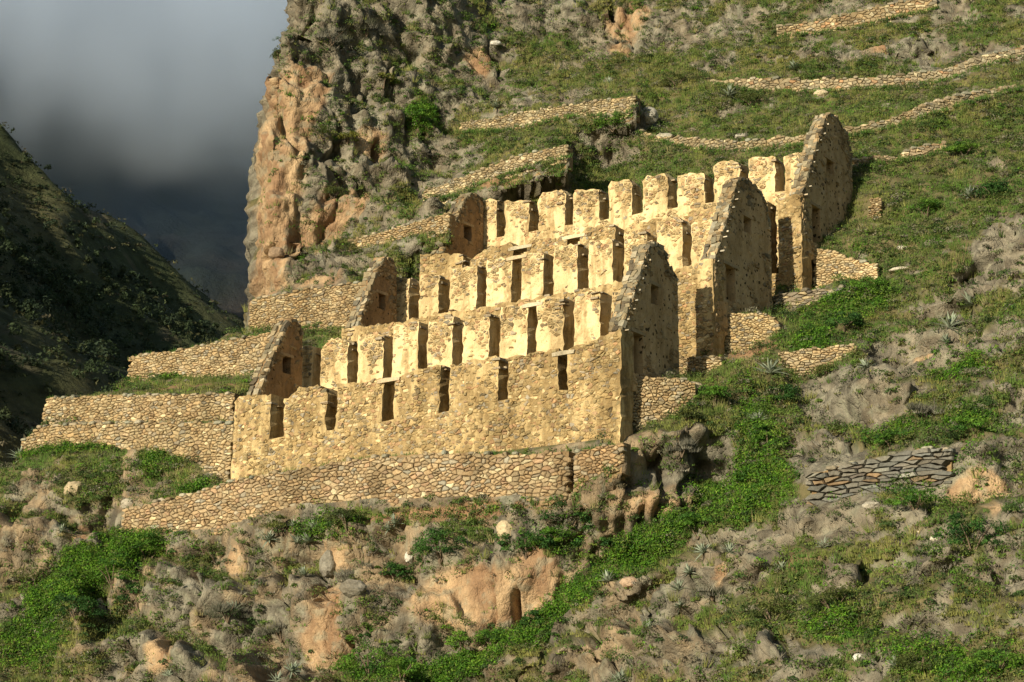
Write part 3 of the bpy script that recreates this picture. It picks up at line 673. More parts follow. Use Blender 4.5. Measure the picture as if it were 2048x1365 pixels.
# ------------------------------------------------------------------ the three storehouses
def top_line(px, v):
    return [on_v(X, Y, v) for X, Y in px]
def long_wall(root, name, vface, thick, piers_px, zbase, sill, outer, seed, stones, most, lintel_gaps=(), head=None, plaster_from=None, batter=.03, material=None):
    """a ruined wall: piers standing on a continuous base, gaps between them are openings; sill may be a height or a list of (u, z)"""
    piers = [top_line(p, vface) for p in piers_px]
    sill_f = (lambda s: sill) if not isinstance(sill, list) else (lambda s: float(np.interp(s, [a for a, _ in sill], [b for _, b in sill])))
    off = np.array(root.location)
    def mp(s, z, d):                                             # d: out of the face towards the valley
        q = O + U * s + V * (vface - d + batter * (z - zbase)) - off; return (q[0], q[1], q[2] + z)
    r = random.Random(seed); cols, strips, regions = [], [], []
    def nz1(s): return .03 * math.sin(s * 7.1 + seed) + .025 * math.sin(s * 17.3 + 2 * seed) + r.uniform(-.05, .03)
    for k, p in enumerate(piers):
        a, b_ = p[0][0], p[-1][0]; n = max(2, int((b_ - a) / .16)); ss = list(np.linspace(a, b_, n + 1))
        tz = [float(np.interp(s, [q[0] for q in p], [q[1] for q in p])) + nz1(s) for s in ss]
        if k > 0:
            cols.append(a) if cols[-1] < a - 1e-6 else None
            g0, g1 = cols[-2], cols[-1]; sl = sill_f((g0 + g1) / 2)
            iv = [(zbase, sl, sl)]
            if head is not None:
                t0, t1 = float(np.interp(g0, TT[0], TT[1])) if False else prev_top, tz[0]
                iv.append((min(prev_top, tz[0]) - head, prev_top, tz[0]))
            strips.append(iv)
        else: cols.append(a)
        for i in range(n):
            cols.append(ss[i + 1]); strips.append([(zbase, tz[i], tz[i + 1])])
        prev_top = tz[-1]
        regions.append((a, b_, ss, tz))
    fn = lambda s, z, d: mp(s, z, -d)
    A, F_ = block_mesh(cols, strips, fn, 0, thick, .05, .16, seed)
    wall = mesh_obj(name, A, F_, material or (M_WALL_OUT if outer else M_WALL_IN), root)
    # lintels over the openings that still have one
    for gi in lintel_gaps:
        a, b_ = regions[gi][1], regions[gi + 1][0]; z = min(regions[gi][3][-1], regions[gi + 1][3][0]) - .05
        poly = [(a - .22, z - .09), (b_ + .25, z - .07), (b_ + .28, z + .05), (a + .1, z + .08), (a - .24, z + .04)]
        n = len(poly); vv = [mp(s, zz_, .05) for s, zz_ in poly] + [mp(s, zz_, -.5) for s, zz_ in poly]
        ff = [tuple(range(n)), tuple(reversed(range(n, 2 * n)))] + [(k, n + k, n + (k + 1) % n, (k + 1) % n) for k in range(n)]
        mesh_obj("lintel", vv, ff, M_STONE, wall, [tint(r, (.50, .42, .28), .15)] * len(vv))
    # loose stones left of fallen lintels, jutting at pier heads
    for k, (a, b_, ss, tz) in enumerate(regions[:-1]):
        if k in lintel_gaps: continue
        for _ in range(4):
            s0, z0 = b_ + r.uniform(-.25, .02), tz[-1] + r.uniform(-.45, .04); wd, ht, dp = r.uniform(.22, .42), r.uniform(.04, .09), r.uniform(.15, .6)
            poly = [(s0 - wd * .5, z0), (s0 + wd * .45, z0 + r.uniform(-.03, .03)), (s0 + wd * .4, z0 + ht), (s0 - wd * .4, z0 + ht)]
            vv = [mp(s, z, .03 - dp + .25) for s, z in poly] + [mp(s, z, -dp - .1) for s, z in poly]
            ff = [(0, 1, 2, 3), (7, 6, 5, 4)] + [(i, 4 + i, 4 + (i + 1) % 4, (i + 1) % 4) for i in range(4)]
            mesh_obj("broken_lintel_stone", vv, ff, M_STONE, wall, [tint(r, (.33, .27, .18), .25)] * 8)
    if stones:
        def keep(s, z):
            for a, b_, ss, tz in regions:
                if a + .03 < s < b_ - .03:
                    t = float(np.interp(s, ss, tz))
                    if zbase + .3 < z < t - .03:
                        if plaster_from is not None:
                            d = t - z; n = .35 * math.sin(s * 2.3 + seed) + .25 * math.sin(s * 5.9 + z * 2.1) + .2 * math.sin(z * 6.7 + s * 3.1)
                            if d > plaster_from + n and r.random() > .13: return None
                        elif r.random() < .22 + .25 * math.sin(s * 1.9 + 1.3 * math.sin(z * 1.1)) * (1 if z > sill_f(s) else .3): return None
                        return (a + .015, b_ - .015, zbase, t - .005)
            sl = sill_f(s)
            for k in range(len(regions) - 1):
                if regions[k][1] - .03 <= s <= regions[k + 1][0] + .03 and zbase + .3 < z < sl - .04: return (s - 9, s + 9, zbase, sl - .01)
            return None
        zt = max(max(t) for *_, t in regions)
        polys = list(rubble(cols[0], cols[-1], zbase, zt, stones, keep, 1.55, seed))
        b1 = (.36, .27, .13) if outer else (.40, .305, .155)
        lay_stones(wall, polys, .036 if outer else .03, .012, mp, lambda r, p: tint(r, b1, .34, [(.56, .44, .24), (.24, .19, .11), (.30, .255, .18), (.37, .24, .13)], .45), most, seed + 1)
    return wall, regions
def gable(root, u_face, side, prof_px, thick, zbase_f, zbase_r, window_px, door_px, seed, vfront, pegs=True, foot=None):
    """end wall across the house; face seen at u_face, body on the -u side. prof_px: outline of its top from front eave over the apex to the rear eave"""
    prof = [on_u(X, Y, u_face) for X, Y in prof_px]
    for k in range(1, len(prof)):
        if prof[k][0] <= prof[k - 1][0]: prof[k] = (prof[k - 1][0] + .03, prof[k][1])
    off = np.array(root.location); lean = .018
    def mp(v, z, d):                                             # d: out of the face along +u
        q = O + U * (u_face + d - lean * z * 0) + V * v - off; return (q[0], q[1], q[2] + z)
    holes = []
    for px in (window_px, door_px):
        if px: a, t = on_u(px[0], px[1], u_face); b_, bt = on_u(px[2], px[3], u_face); holes.append((a, b_, bt, t))
    if prof[0][0] < vfront + .24: prof[0] = (vfront + .24, prof[0][1] - .12)
    v0, v1 = prof[0][0], prof[-1][0]
    xs = sorted(set([round(t, 4) for t in np.linspace(v0, v1, 26)] + [round(p[0], 4) for p in prof] + [round(h, 4) for hh in holes for h in hh[:2]]))
    xs = [x for i, x in enumerate(xs) if i == 0 or x - xs[i - 1] > .02 or any(abs(x - h) < 1e-4 for hh in holes for h in hh[:2])]
    def top(v): return float(np.interp(v, [p[0] for p in prof], [p[1] for p in prof])) + .045 * math.sin(v * 9 + seed) + .03 * math.sin(v * 23 + seed)
    strips = []
    for a, b_ in zip(xs[:-1], xs[1:]):
        m = (a + b_) / 2; zb = zbase_f + (zbase_r - zbase_f) * (m - v0) / (v1 - v0); ta, tb = top(a), top(b_); iv = [(zb, ta, tb)]
        for h in holes:
            if h[0] - 1e-3 <= m <= h[1] + 1e-3:
                nw = []
                for lo, pa, pb in iv:
                    if lo < h[2] < min(pa, pb): nw.append((lo, h[2], h[2]))
                    if h[3] < min(pa, pb) - .05: nw.append((max(lo, h[3]), pa, pb))
                iv = nw
        strips.append(iv)
    A, F_ = block_mesh(xs, strips, lambda v, z, d: mp(v, z, -d), 0, thick, .035, .16, seed)
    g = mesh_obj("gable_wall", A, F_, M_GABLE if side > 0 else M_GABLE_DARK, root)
    r = random.Random(seed)
    # the back of a blocked niche keeps light out of the opening
    for h in holes:
        vv = [mp(h[0] - .05, h[2] - .05, -thick * .72), mp(h[1] + .05, h[2] - .05, -thick * .72), mp(h[1] + .05, h[3] + .05, -thick * .72), mp(h[0] - .05, h[3] + .05, -thick * .72)]
        vv += [mp(h[0] - .05, h[2] - .05, -thick * .85), mp(h[1] + .05, h[2] - .05, -thick * .85), mp(h[1] + .05, h[3] + .05, -thick * .85), mp(h[0] - .05, h[3] + .05, -thick * .85)]
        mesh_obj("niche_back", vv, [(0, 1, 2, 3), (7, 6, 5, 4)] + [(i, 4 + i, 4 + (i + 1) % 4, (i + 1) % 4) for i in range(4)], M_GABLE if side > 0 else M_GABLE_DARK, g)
        z = h[3]; poly = [(h[0] - .18, z), (h[1] + .18, z), (h[1] + .16, z + .11), (h[0] - .16, z + .12)]
        vv = [mp(a, b_, .025) for a, b_ in poly] + [mp(a, b_, -.4) for a, b_ in poly]
        mesh_obj("lintel", vv, [(0, 1, 2, 3), (7, 6, 5, 4)] + [(i, 4 + i, 4 + (i + 1) % 4, (i + 1) % 4) for i in range(4)], M_STONE, g, [tint(r, (.36, .27, .16), .15)] * 8)
    # sloping copings of flat stones, a groove between the two rows
    ia = int(np.argmax([p[1] for p in prof]))
    path = [(prof[0][0], prof[0][1])] + prof[1:]
    L = [0]
    for a, b_ in zip(path[:-1], path[1:]): L.append(L[-1] + math.hypot(b_[0] - a[0], b_[1] - a[1]))
    for d0, d1 in ((.03, -.17), (-.16, -.30) if not pegs else (-.15, -.34), (-.36, -thick - .03)):
        t = .05
        while t < L[-1] - .1:
            ln = r.uniform(.10, .34); v_, z_ = float(np.interp(t, L, [p[0] for p in path])), float(np.interp(t, L, [p[1] for p in path]))
            v2, z2 = float(np.interp(t + ln, L, [p[0] for p in path])), float(np.interp(t + ln, L, [p[1] for p in path]))
            nv, nz_ = -(z2 - z_), (v2 - v_); q = math.hypot(nv, nz_) or 1; nv, nz_ = nv / q, nz_ / q; th_ = r.uniform(.03, .09); j0, j1 = r.uniform(-.03, .03), r.uniform(-.03, .03)
            pr = [(v_, z_, d0 + j0), (v2, z2, d0 + j1), (v2, z2, d1 + j1), (v_, z_, d1 + j0)]
            vv = [mp(a - nv * .08, b_ - nz_ * .08, d) for a, b_, d in pr] + [mp(a + nv * th_ * r.uniform(.4, 1.3) + r.uniform(-.02, .02), b_ + nz_ * th_ * r.uniform(.4, 1.3) + r.uniform(-.02, .02), d + r.uniform(-.05, .05)) for a, b_, d in pr]
            mesh_obj("coping_stone", vv, [(3, 2, 1, 0), (4, 5, 6, 7)] + [(i, (i + 1) % 4, 4 + (i + 1) % 4, 4 + i) for i in range(4)], M_STONE, g, [tint(r, (.22, .185, .115), .35, [(.33, .29, .20), (.13, .11, .075), (.30, .23, .13)], .5)] * 8)
            t += ln * r.uniform(.8, 1.25)
    if pegs:   # pale tie stones standing out below the front slope
        n = 8
        for k in range(n):
            f = .06 + .86 * k / (n - 1); j = [i for i in range(len(L)) if prof[i][1] >= max(p[1] for p in prof) - .4][0]
            t = f * L[j]; v_, z_ = float(np.interp(t, L, [p[0] for p in path])) + .13, float(np.interp(t, L, [p[1] for p in path])) - .13
            v_ += r.uniform(-.06, .06); z_ += r.uniform(-.1, .1); wp, hp = r.uniform(.04, .075), r.uniform(.018, .035); poly = [(v_ - wp, z_ - hp), (v_ + wp, z_ - hp * .7), (v_ + wp * 1.1, z_ + hp * .6), (v_ - wp * .7, z_ + hp)]
            pd = r.uniform(.08, .2); vv = [mp(a, b_, pd) for a, b_ in poly] + [mp(a, b_, -.15) for a, b_ in poly]
            mesh_obj("peg_stone", vv, [(0, 1, 2, 3), (7, 6, 5, 4)] + [(i, 4 + i, 4 + (i + 1) % 4, (i + 1) % 4) for i in range(4)], M_STONE, g, [tint(r, (.42, .37, .27), .3)] * 8)
    # rubble showing through along the outline and foot
    def keep(v, z):
        if not (v0 + .05 < v < v1 - .05): return None
        for h in holes:
            if h[0] - .1 < v < h[1] + .1 and h[2] - .1 < z < h[3] + .1: return None
        t = top(v); zb = zbase_f + (zbase_r - zbase_f) * (v - v0) / (v1 - v0)
        if z > t - .06 or z < zb + .2: return None
        e = min(t - z, (v - v0) * 1.4 + .1, (v1 - v) * 1.2 + .15, (z - zb) * .7)
        if e > .55 + .4 * math.sin(v * 3.1 + z * 1.7 + seed) and r.random() > .07: return None
        return (v0 + .02, v1 - .02, zb, t - .02)
    polys = list(rubble(v0, v1, zbase_f, max(p[1] for p in prof), .17, keep, 1.5, seed))
    lay_stones(g, polys, .035, .014, mp, lambda r, p: tint(r, (.33, .24, .13), .25, [(.45, .34, .20), (.20, .16, .10)], .3), 45, seed + 5)
    return g

def storehouse(label, v, A_px, A_sill, A_base, A_lint, head, B_px, B_base, B_sill, B_lint, R_u, R_prof, R_win, R_door, R_base, L_u, L_prof, L_win, seed, most):
    root = empty("storehouse", label, "building", "ruined storehouses on the terraces", tuple(O + V * v))
    o_ = O
    long_wall(root, "front_wall", v, TK, A_px, A_base, A_sill, True, seed, .125, most, A_lint, head)
    long_wall(root, "rear_wall", v + VB, TK, B_px, B_base, B_sill, False, seed + 11, .13, 110, B_lint, None, .95)
    gable(root, R_u, 1, R_prof, .52, R_base[0], R_base[1], R_win, R_door, seed + 21, v)
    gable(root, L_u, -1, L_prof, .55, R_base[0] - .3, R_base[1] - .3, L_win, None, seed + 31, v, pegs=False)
    return root
A_sill = [on_v(X, Y, VA) for X, Y in [(539,880),(563,873),(650,861),(763,842),(876,825),(994,802),(1113,781)]]
storehouse("lowest storehouse ruin, nearest the crag, with tall front wall of six narrow openings", VA,
 [[(466,806),(473,791),(539,787)],[(566,796),(575,793),(596,773),(643,773),(651,786)],[(671,768),(763,755)],[(785,752),(877,727)],[(896,729),(994,711)],[(1013,712),(1113,698)],[(1133,697),(1142,695),(1200,674),(1238,657)]],
 A_sill, -.5, (2, 5), None,
 [[(592,694),(606,688),(622,690)],[(638,697),(655,675),(692,678)],[(713,668),(725,664),(763,667)],[(783,650),(800,645),(833,641)],[(852,646),(902,635)],[(922,644),(950,632),(975,626)],[(997,612),(1051,607)],[(1070,596),(1100,592),(1123,592)],[(1144,586),(1196,579)],[(1220,582),(1262,573)]],
 1.2, 2.7, (6,), 0.0, [(1241,657),(1296,494),(1310,488),(1323,493),(1340,534),(1355,562)], (1302,568,1317,612), (1267,664,1287,752), (1.6, 2.3),
 -16.05, [(508,787),(572,652),(583,640),(596,641),(606,672)], (566,711,581,750), 1000, 240)
uR2 = on_v(1422, 514, VC)[0]; uR3 = on_v(1598, 387, VE)[0]
def left_u(X, Y, v): return on_v(X, Y, v)[0]
storehouse("middle storehouse ruin, its front wall rising just behind the lowest one's piers", VC,
 [[(679,657),(700,654)],[(712,652),(780,645),(800,641)],[(822,637),(900,623)],[(922,619),(1000,606)],[(1022,602),(1100,588)],[(1122,584),(1190,571)],[(1212,567),(1265,557),(1290,551)],[(1312,546),(1340,539),(1422,514)]],
 4.6, 2.6, (), .55,
 [[(780,556),(797,551),(815,554)],[(836,545),(874,548)],[(896,536),(950,530)],[(970,519),(1019,513)],[(1039,504),(1083,501)],[(1104,488),(1151,488)],[(1174,479),(1221,476)],[(1244,466),(1290,466)],[(1308,440),(1340,430),(1352,430),(1360,442)],[(1378,446),(1385,443),(1440,437)]],
 4.6, 6.0, (3,), uR2, [(1425,514),(1475,361),(1488,356),(1501,364),(1522,388),(1533,414),(1541,464)], (1487,431,1503,471), (1451,528,1472,608), (4.7, 6.2),
 left_u(704, 655, VC), [(700,657),(756,536),(768,516),(782,517),(788,529),(794,549)], (757,586,770,622), 2000, 130)
storehouse("highest storehouse ruin, its rear piers standing like battlements against the green slope", VE,
 [[(836,508),(913,505),(922,512)],[(938,520),(944,515),(967,495),(1014,486),(1023,490)],[(1050,488),(1058,480),(1131,469)],[(1156,468),(1172,454),(1222,445),(1226,452)],[(1246,455),(1290,440),(1340,430)],[(1362,425),(1450,410)],[(1472,406),(1530,398)],[(1552,394),(1598,386)]],
 8.6, 6.6, (1, 2), None,
 [[(955,402),(969,399),(990,399)],[(1006,400),(1055,401)],[(1074,396),(1083,383),(1122,378),(1127,386)],[(1143,386),(1149,379),(1195,376)],[(1214,372),(1222,361),(1253,357),(1260,366)],[(1283,363),(1289,351),(1327,347),(1333,354)],[(1352,352),(1370,345),(1405,344)],[(1424,333),(1431,324),(1470,321),(1475,325)],[(1494,317),(1500,313),(1540,310),(1547,313)],[(1566,310),(1618,298)]],
 9.4, [on_v(X, Y, VF) for X, Y in [(990,474),(1004,471),(1130,450),(1274,427),(1416,405),(1560,382)]], (), uR3,
 [(1600,386),(1634,282),(1655,229),(1671,232),(1692,267),(1700,294),(1704,334)], (1652,316,1668,351), (1623,409,1642,492), (9.0, 10.3),
 left_u(878, 498, VE), [(875,499),(928,401),(942,388),(958,391),(967,404)], (928,448,943,483), 3000, 110)
# ================================================================== PLANTS
in_view = (np.abs(Pm[:, 0]) < Pm[:, 1] * .262) & (Pm[:, 2] > Pm[:, 1] * .070) & (Pm[:, 2] < Pm[:, 1] * .415)
edge_ok = (xx > np.interp(zz, SZ, SX) - .35)
ok = in_view & edge_ok & (bw < .3)
# not through a wall
for w in WALLS:
    m = (Pm[:, 0] > w.P[0, 0] - .1) & (Pm[:, 0] < w.P[-1, 0] + .1)
    zb, zt, yw = np.interp(Pm[:, 0], w.P[:, 0], w.zb), np.interp(Pm[:, 0], w.P[:, 0], w.zt), np.interp(Pm[:, 0], w.P[:, 0], w.P[:, 1])
    ok &= ~(m & (Pm[:, 2] > zb - .02) & (Pm[:, 2] < zt + .05) & (np.abs(Pm[:, 1] - yw) < 1.5))
_e1, _e2 = np.gradient(Pm.reshape(nz, nx, 3), axis=1), np.gradient(Pm.reshape(nz, nx, 3), axis=0)
area = np.linalg.norm(np.cross(_e1, _e2), axis=2).ravel()
facing = np.clip(-(hn * Pm).sum(1) / np.linalg.norm(Pm, axis=1), .06, 1)      # what the valley can see of it
def pick(n, weight):
    p = np.where(ok, weight * np.minimum(area, .03) * facing, 0); p = p / p.sum()
    k = rng.choice(len(p), n, p=p); return k, Pm[k] + rng.uniform(-.05, .05, (n, 3)) * np.array([1, .3, 1])
def leaves_mesh(cent, leaf, n_per, spread, colf, up=.35, seed=0):
    """clumps of small bent leaves round each centre; returns verts, quads, colours"""
    r = np.random.default_rng(seed); n = len(cent) * n_per
    c = np.repeat(cent, n_per, 0); sp = np.repeat(spread, n_per, 0)
    d = r.normal(size=(n, 3)); d /= np.linalg.norm(d, axis=1)[:, None]; d[:, 2] = np.abs(d[:, 2]) * 1.0 - .15
    rad = r.uniform(.35, 1, n) ** .6
    pos = c + d * (rad[:, None] * sp)
    nrm = d * .7 + r.normal(size=(n, 3)) * .55 + np.array([0, 0, up]); nrm /= np.linalg.norm(nrm, axis=1)[:, None]
    t = np.cross(nrm, r.normal(size=(n, 3))); t /= np.linalg.norm(t, axis=1)[:, None]; b = np.cross(nrm, t)
    l = leaf * r.uniform(.6, 1.4, n)[:, None]; w = l * r.uniform(.35, .6, n)[:, None]
    V_ = np.stack([pos - t * l - b * w * .6, pos - t * l * .4 + b * w * 1.3, pos + t * l * 1.1], 1).reshape(-1, 3)
    Fq = np.arange(3 * n).reshape(-1, 3); col = np.repeat(colf(r, n, n_per), 3, 0)
    return V_, Fq, col
def blades_mesh(root, n_per, h, spread, colf, seed=0, width=.02, lean=.5):
    r = np.random.default_rng(seed); n = len(root) * n_per
    c = np.repeat(root, n_per, 0); hh = np.repeat(h, n_per) * r.uniform(.5, 1.15, n); sp = np.repeat(spread, n_per)
    a = r.uniform(0, 2 * np.pi, n); q = np.sqrt(r.uniform(0, 1, n)) * sp
    b0 = c + np.stack([np.cos(a) * q, np.sin(a) * q * .6, -.06 + np.zeros(n)], 1)
    out = np.stack([np.cos(a), np.sin(a), np.zeros(n)], 1) * (r.uniform(.05, lean, n) * hh)[:, None] + r.normal(size=(n, 3)) * .03
    mid = b0 + np.stack([np.zeros(n), np.zeros(n), hh * .6], 1) + out * .35; tip = b0 + np.stack([np.zeros(n), np.zeros(n), hh * r.uniform(.7, 1.0, n)], 1) + out
    s = r.uniform(0, 2 * np.pi, n); side = np.stack([np.cos(s), np.sin(s) * .4, np.zeros(n)], 1) * (width * r.uniform(.6, 1.3, n))[:, None]
    V_ = np.stack([b0 - side, b0 + side * 1.2, mid * .35 + tip * .65], 1).reshape(-1, 3)
    return V_, np.arange(3 * n).reshape(-1, 3), np.repeat(colf(r, n, n_per), 3, 0)
def palette(cols, wts, var=.25):
    cols = np.array(cols); wts = np.array(wts, float) / sum(wts)
    def f(r, n, per):
        k = np.repeat(r.choice(len(cols), n // per, p=wts), per); v = np.repeat(r.uniform(1 - var, 1 + var, n // per), per) * r.uniform(.8, 1.2, n)
        return cols[k] * v[:, None]
    return f
soft = (1 - rw)
patch = sstep(-.25, .35, fbm(Pm * .55, 3, 201))
# short hill grass
k, p = pick(30000, soft * (.35 + .9 * patch) * (1 - .8 * ew) * (1 - .6 * np.clip(lush, 0, 1)) + .02)
hgt = rng.uniform(.10, .26, len(p)); yel = fbm(p * .45, 3, 211)
def grasscol(r, n, per):
    y = np.repeat(sstep(-.35, .45, yel), per)[:, None]; v = r.uniform(.7, 1.3, n)[:, None]
    return (np.array([.105, .19, .035]) * (1 - y) + np.array([.25, .245, .07]) * y) * v
V_, F_, c_ = blades_mesh(p, 13, hgt, np.full(len(p), .16), grasscol, 1, .016, .6)
mesh_obj("grass", V_, F_, M_LEAF, cols=c_, kind="stuff", label="short yellow-green grass over the hillside", cat="grass")
# taller pale tussocks with dry stalks
k, p = pick(2200, soft * sstep(.0, .4, fbm(Pm * .7, 3, 261)) * (1 - .6 * ew) + .04)
V_, F_, c_ = blades_mesh(p, 34, rng.uniform(.28, .6, len(p)), np.full(len(p), .13), palette([(.22, .23, .07), (.15, .19, .045), (.30, .26, .12), (.10, .16, .035)], [3, 3, 2, 2]), 21, .013, .7)
mesh_obj("tussock_grass", V_, F_, M_LEAF, cols=c_, kind="stuff", label="taller pale tussocks of grass with dry stalks", cat="grass")
# grass along the tops of the terrace walls
rt = []
for w in WALLS:
    if w.name in ("slate", "ruin", "lower_return", "gable_foot"): continue
    n = int(w.s[-1] * 9)
    if w.name.startswith("hill"):                                # grass growing against the foot of the old field walls
        for s in rng.uniform(0, w.s[-1], int(w.s[-1] * 10)):
            rt.append((np.interp(s, w.s, w.P[:, 0]), np.interp(s, w.s, w.P[:, 1]) - rng.uniform(.1, .35), np.interp(s, w.s, w.zb) + rng.uniform(-.08, .06)))
    for s in rng.uniform(0, w.s[-1], n):
        rt.append((np.interp(s, w.s, w.P[:, 0]) + .05, np.interp(s, w.s, w.P[:, 1]) + rng.uniform(.35, .8), np.interp(s, w.s, w.zt) + rng.uniform(-.05, .08)))
for (px, v, n) in (([(960,904),(1060,904)], -.5, 60), ([(1165,897),(1225,885)], -.4, 50), ([(700,916),(760,912)], -.5, 12)):
    for X in rng.uniform(px[0][0], px[1][0], n):
        Y = np.interp(X, [px[0][0], px[1][0]], [px[0][1], px[1][1]]); q = at(X, Y, y_of_v(X, Y, v)); rt.append(tuple(q + np.array([0, 0, -.1])))
rt = np.array(rt); V_, F_, c_ = blades_mesh(rt, 16, rng.uniform(.14, .32, len(rt)), np.full(len(rt), .16), palette([(.09, .17, .03), (.06, .12, .025), (.16, .18, .05)], [3, 2, 1]), 2, .016, .5)
mesh_obj("terrace_grass", V_, F_, M_LEAF, cols=c_, kind="stuff", label="fresh grass fringing the tops of the terrace walls", cat="grass")
# lush herbs in the gully and damp hollows
k, p = pick(12000, np.clip(lush + .25 * n_mid, 0, 1.2) ** 1.5 * (1 - .7 * rw))
V_, F_, c_ = leaves_mesh(p + hn[k] * .05, .040, 32, rng.lognormal(-1.5, .4, (len(p), 1)) * np.array([[1.0, .8, 1.0]]),
                         palette([(.085, .20, .02), (.12, .26, .022), (.05, .125, .02), (.17, .26, .035), (.11, .13, .05)], [4, 4, 3, 2, 1]), .4, 3)
mesh_obj("green_undergrowth", V_, F_, M_LEAF, cols=c_, kind="stuff", label="bright leafy undergrowth filling the gully and damp hollows", cat="undergrowth")
# low mixed scrub everywhere on soil and in cracks
k, p = pick(13000, soft * (.3 + .8 * (1 - patch)) + .28 * rw * sstep(.0, .4, n_mid) * (1 - sstep(.4, .8, orange)))
V_, F_, c_ = leaves_mesh(p + hn[k] * .04, .042, 26, np.stack([rng.uniform(.12, .34, len(p)), rng.uniform(.10, .2, len(p)), rng.uniform(.10, .26, len(p))], 1),
                         palette([(.10, .145, .04), (.06, .10, .03), (.17, .175, .06), (.20, .185, .12), (.13, .11, .06), (.16, .21, .04)], [4, 3, 3, 2, 2, 3]), .3, 4)
mesh_obj("scrub", V_, F_, M_LEAF, cols=c_, kind="stuff", label="low olive and grey scrub scattered over rock and soil", cat="scrub")
# knee-high bushes, too many to count
k, p = pick(4800, soft * (.25 + sstep(.0, .35, fbm(Pm * .6, 3, 251))) * (1 - .5 * ew) + .30 * rw * (1 - sstep(.4, .8, orange)))
sz = rng.lognormal(-1.35, .35, len(p))[:, None]
V_, F_, c_ = leaves_mesh(p + hn[k] * .05 + np.array([0, 0, .08]), .042, 78, sz * np.array([[1.15, .9, .85]]),
                         palette([(.09, .14, .035), (.055, .10, .028), (.15, .17, .05), (.12, .19, .035), (.20, .19, .13)], [4, 4, 2, 3, 2]), .35, 14)
mesh_obj("low_bushes", V_, F_, M_LEAF, cols=c_, kind="stuff", label="knee-high green and olive bushes dotted over the slopes", cat="bushes")
# grey dry twigs hanging on the rock
k, p = pick(1300, rw * .6 * sstep(-.1, .4, fbm(Pm * .8, 3, 231)) * (1 - sstep(.35, .7, orange)) + .15 * soft * (1 - np.clip(lush, 0, 1)))
V_, F_, c_ = blades_mesh(p, 16, rng.uniform(.12, .30, len(p)), np.full(len(p), .18), palette([(.25, .23, .18), (.17, .155, .115), (.31, .29, .22), (.13, .15, .07)], [3, 3, 2, 2]), 5, .014, 1.3)
mesh_obj("dry_scrub", V_, F_, M_LEAF, cols=c_, kind="stuff", label="grey dry twiggy scrub clinging to the crags", cat="scrub")

G = Pm.reshape(nz, nx, 3)
gdir = Pm[:, [0, 2]] / Pm[:, 1:2]
okk = np.where(edge_ok & in_view)[0]
def spot(X, Y):
    """first visible ground point along the line of sight through a photo pixel"""
    r = ray(X, Y); d = np.abs(gdir[okk] - np.array([r[0] / r[1], r[2] / r[1]])).max(1)
    c = okk[d < .0016]
    if not len(c): c = okk[np.argsort(d)[:4]]
    return Pm[c[np.argmin(Pm[c, 1])]]
def tube(pts, rads, n=5):
    V_, F_ = [], []
    for k, (p, rd) in enumerate(zip(pts, rads)):
        for j in range(n): a = 2 * math.pi * j / n; V_.append((p[0] + rd * math.cos(a), p[1] + rd * math.sin(a), p[2]))
        if k:
            for j in range(n): F_.append(((k - 1) * n + j, (k - 1) * n + (j + 1) % n, k * n + (j + 1) % n, k * n + j))
    return V_, F_
def bush_mesh(seed, rx, rz, kind):
    r = np.random.default_rng(seed); n = int(14 + 26 * rx * rz)
    a = r.uniform(0, 2 * np.pi, n); q = np.sqrt(r.uniform(.05, 1, n)); h = r.uniform(.15, 1, n)
    c = np.stack([np.cos(a) * q * rx * np.sqrt(1.05 - h * h * .8), np.sin(a) * q * rx * .7, h * rz * 1.5], 1)
    sp = r.uniform(.18, .38, (n, 1)) * np.array([[1, .9, .75]]) * min(1, .5 + .5 * rx)
    cols = {"dark": ([(.04, .105, .022), (.06, .14, .027), (.028, .075, .02)], [3, 3, 2]), "bright": ([(.08, .18, .022), (.12, .225, .027), (.05, .125, .022)], [3, 3, 2]),
            "olive": ([(.08, .105, .028), (.12, .14, .035), (.055, .075, .025)], [3, 3, 2]), "grey": ([(.16, .155, .115), (.22, .21, .16), (.10, .105, .065)], [3, 2, 2]), "yellow": ([(.15, .17, .03), (.10, .13, .03), (.20, .20, .04)], [3, 2, 2])}[kind]
    if kind == "grey": return blades_mesh(c * np.array([1, 1, .7]), 46, r.uniform(.2, .42, n), np.full(n, .2), palette(*cols), seed, .012, 1.2)
    return leaves_mesh(c, .042 if kind != "olive" else .036, 85, sp, palette(*cols), .4, seed)
def branch_mesh(seed, rx, rz):
    r = random.Random(seed); V_, F_ = [], []
    for k in range(5):
        a = r.uniform(0, 6.28); t = [(0, 0, -.15), (math.cos(a) * rx * .25, math.sin(a) * rx * .2, rz * .5), (math.cos(a) * rx * .6, math.sin(a) * rx * .4, rz * 1.15)]
        v, f = tube(t, [.035, .025, .01]); b = len(V_); V_ += v; F_ += [tuple(i + b for i in q) for q in f]
    return V_, F_
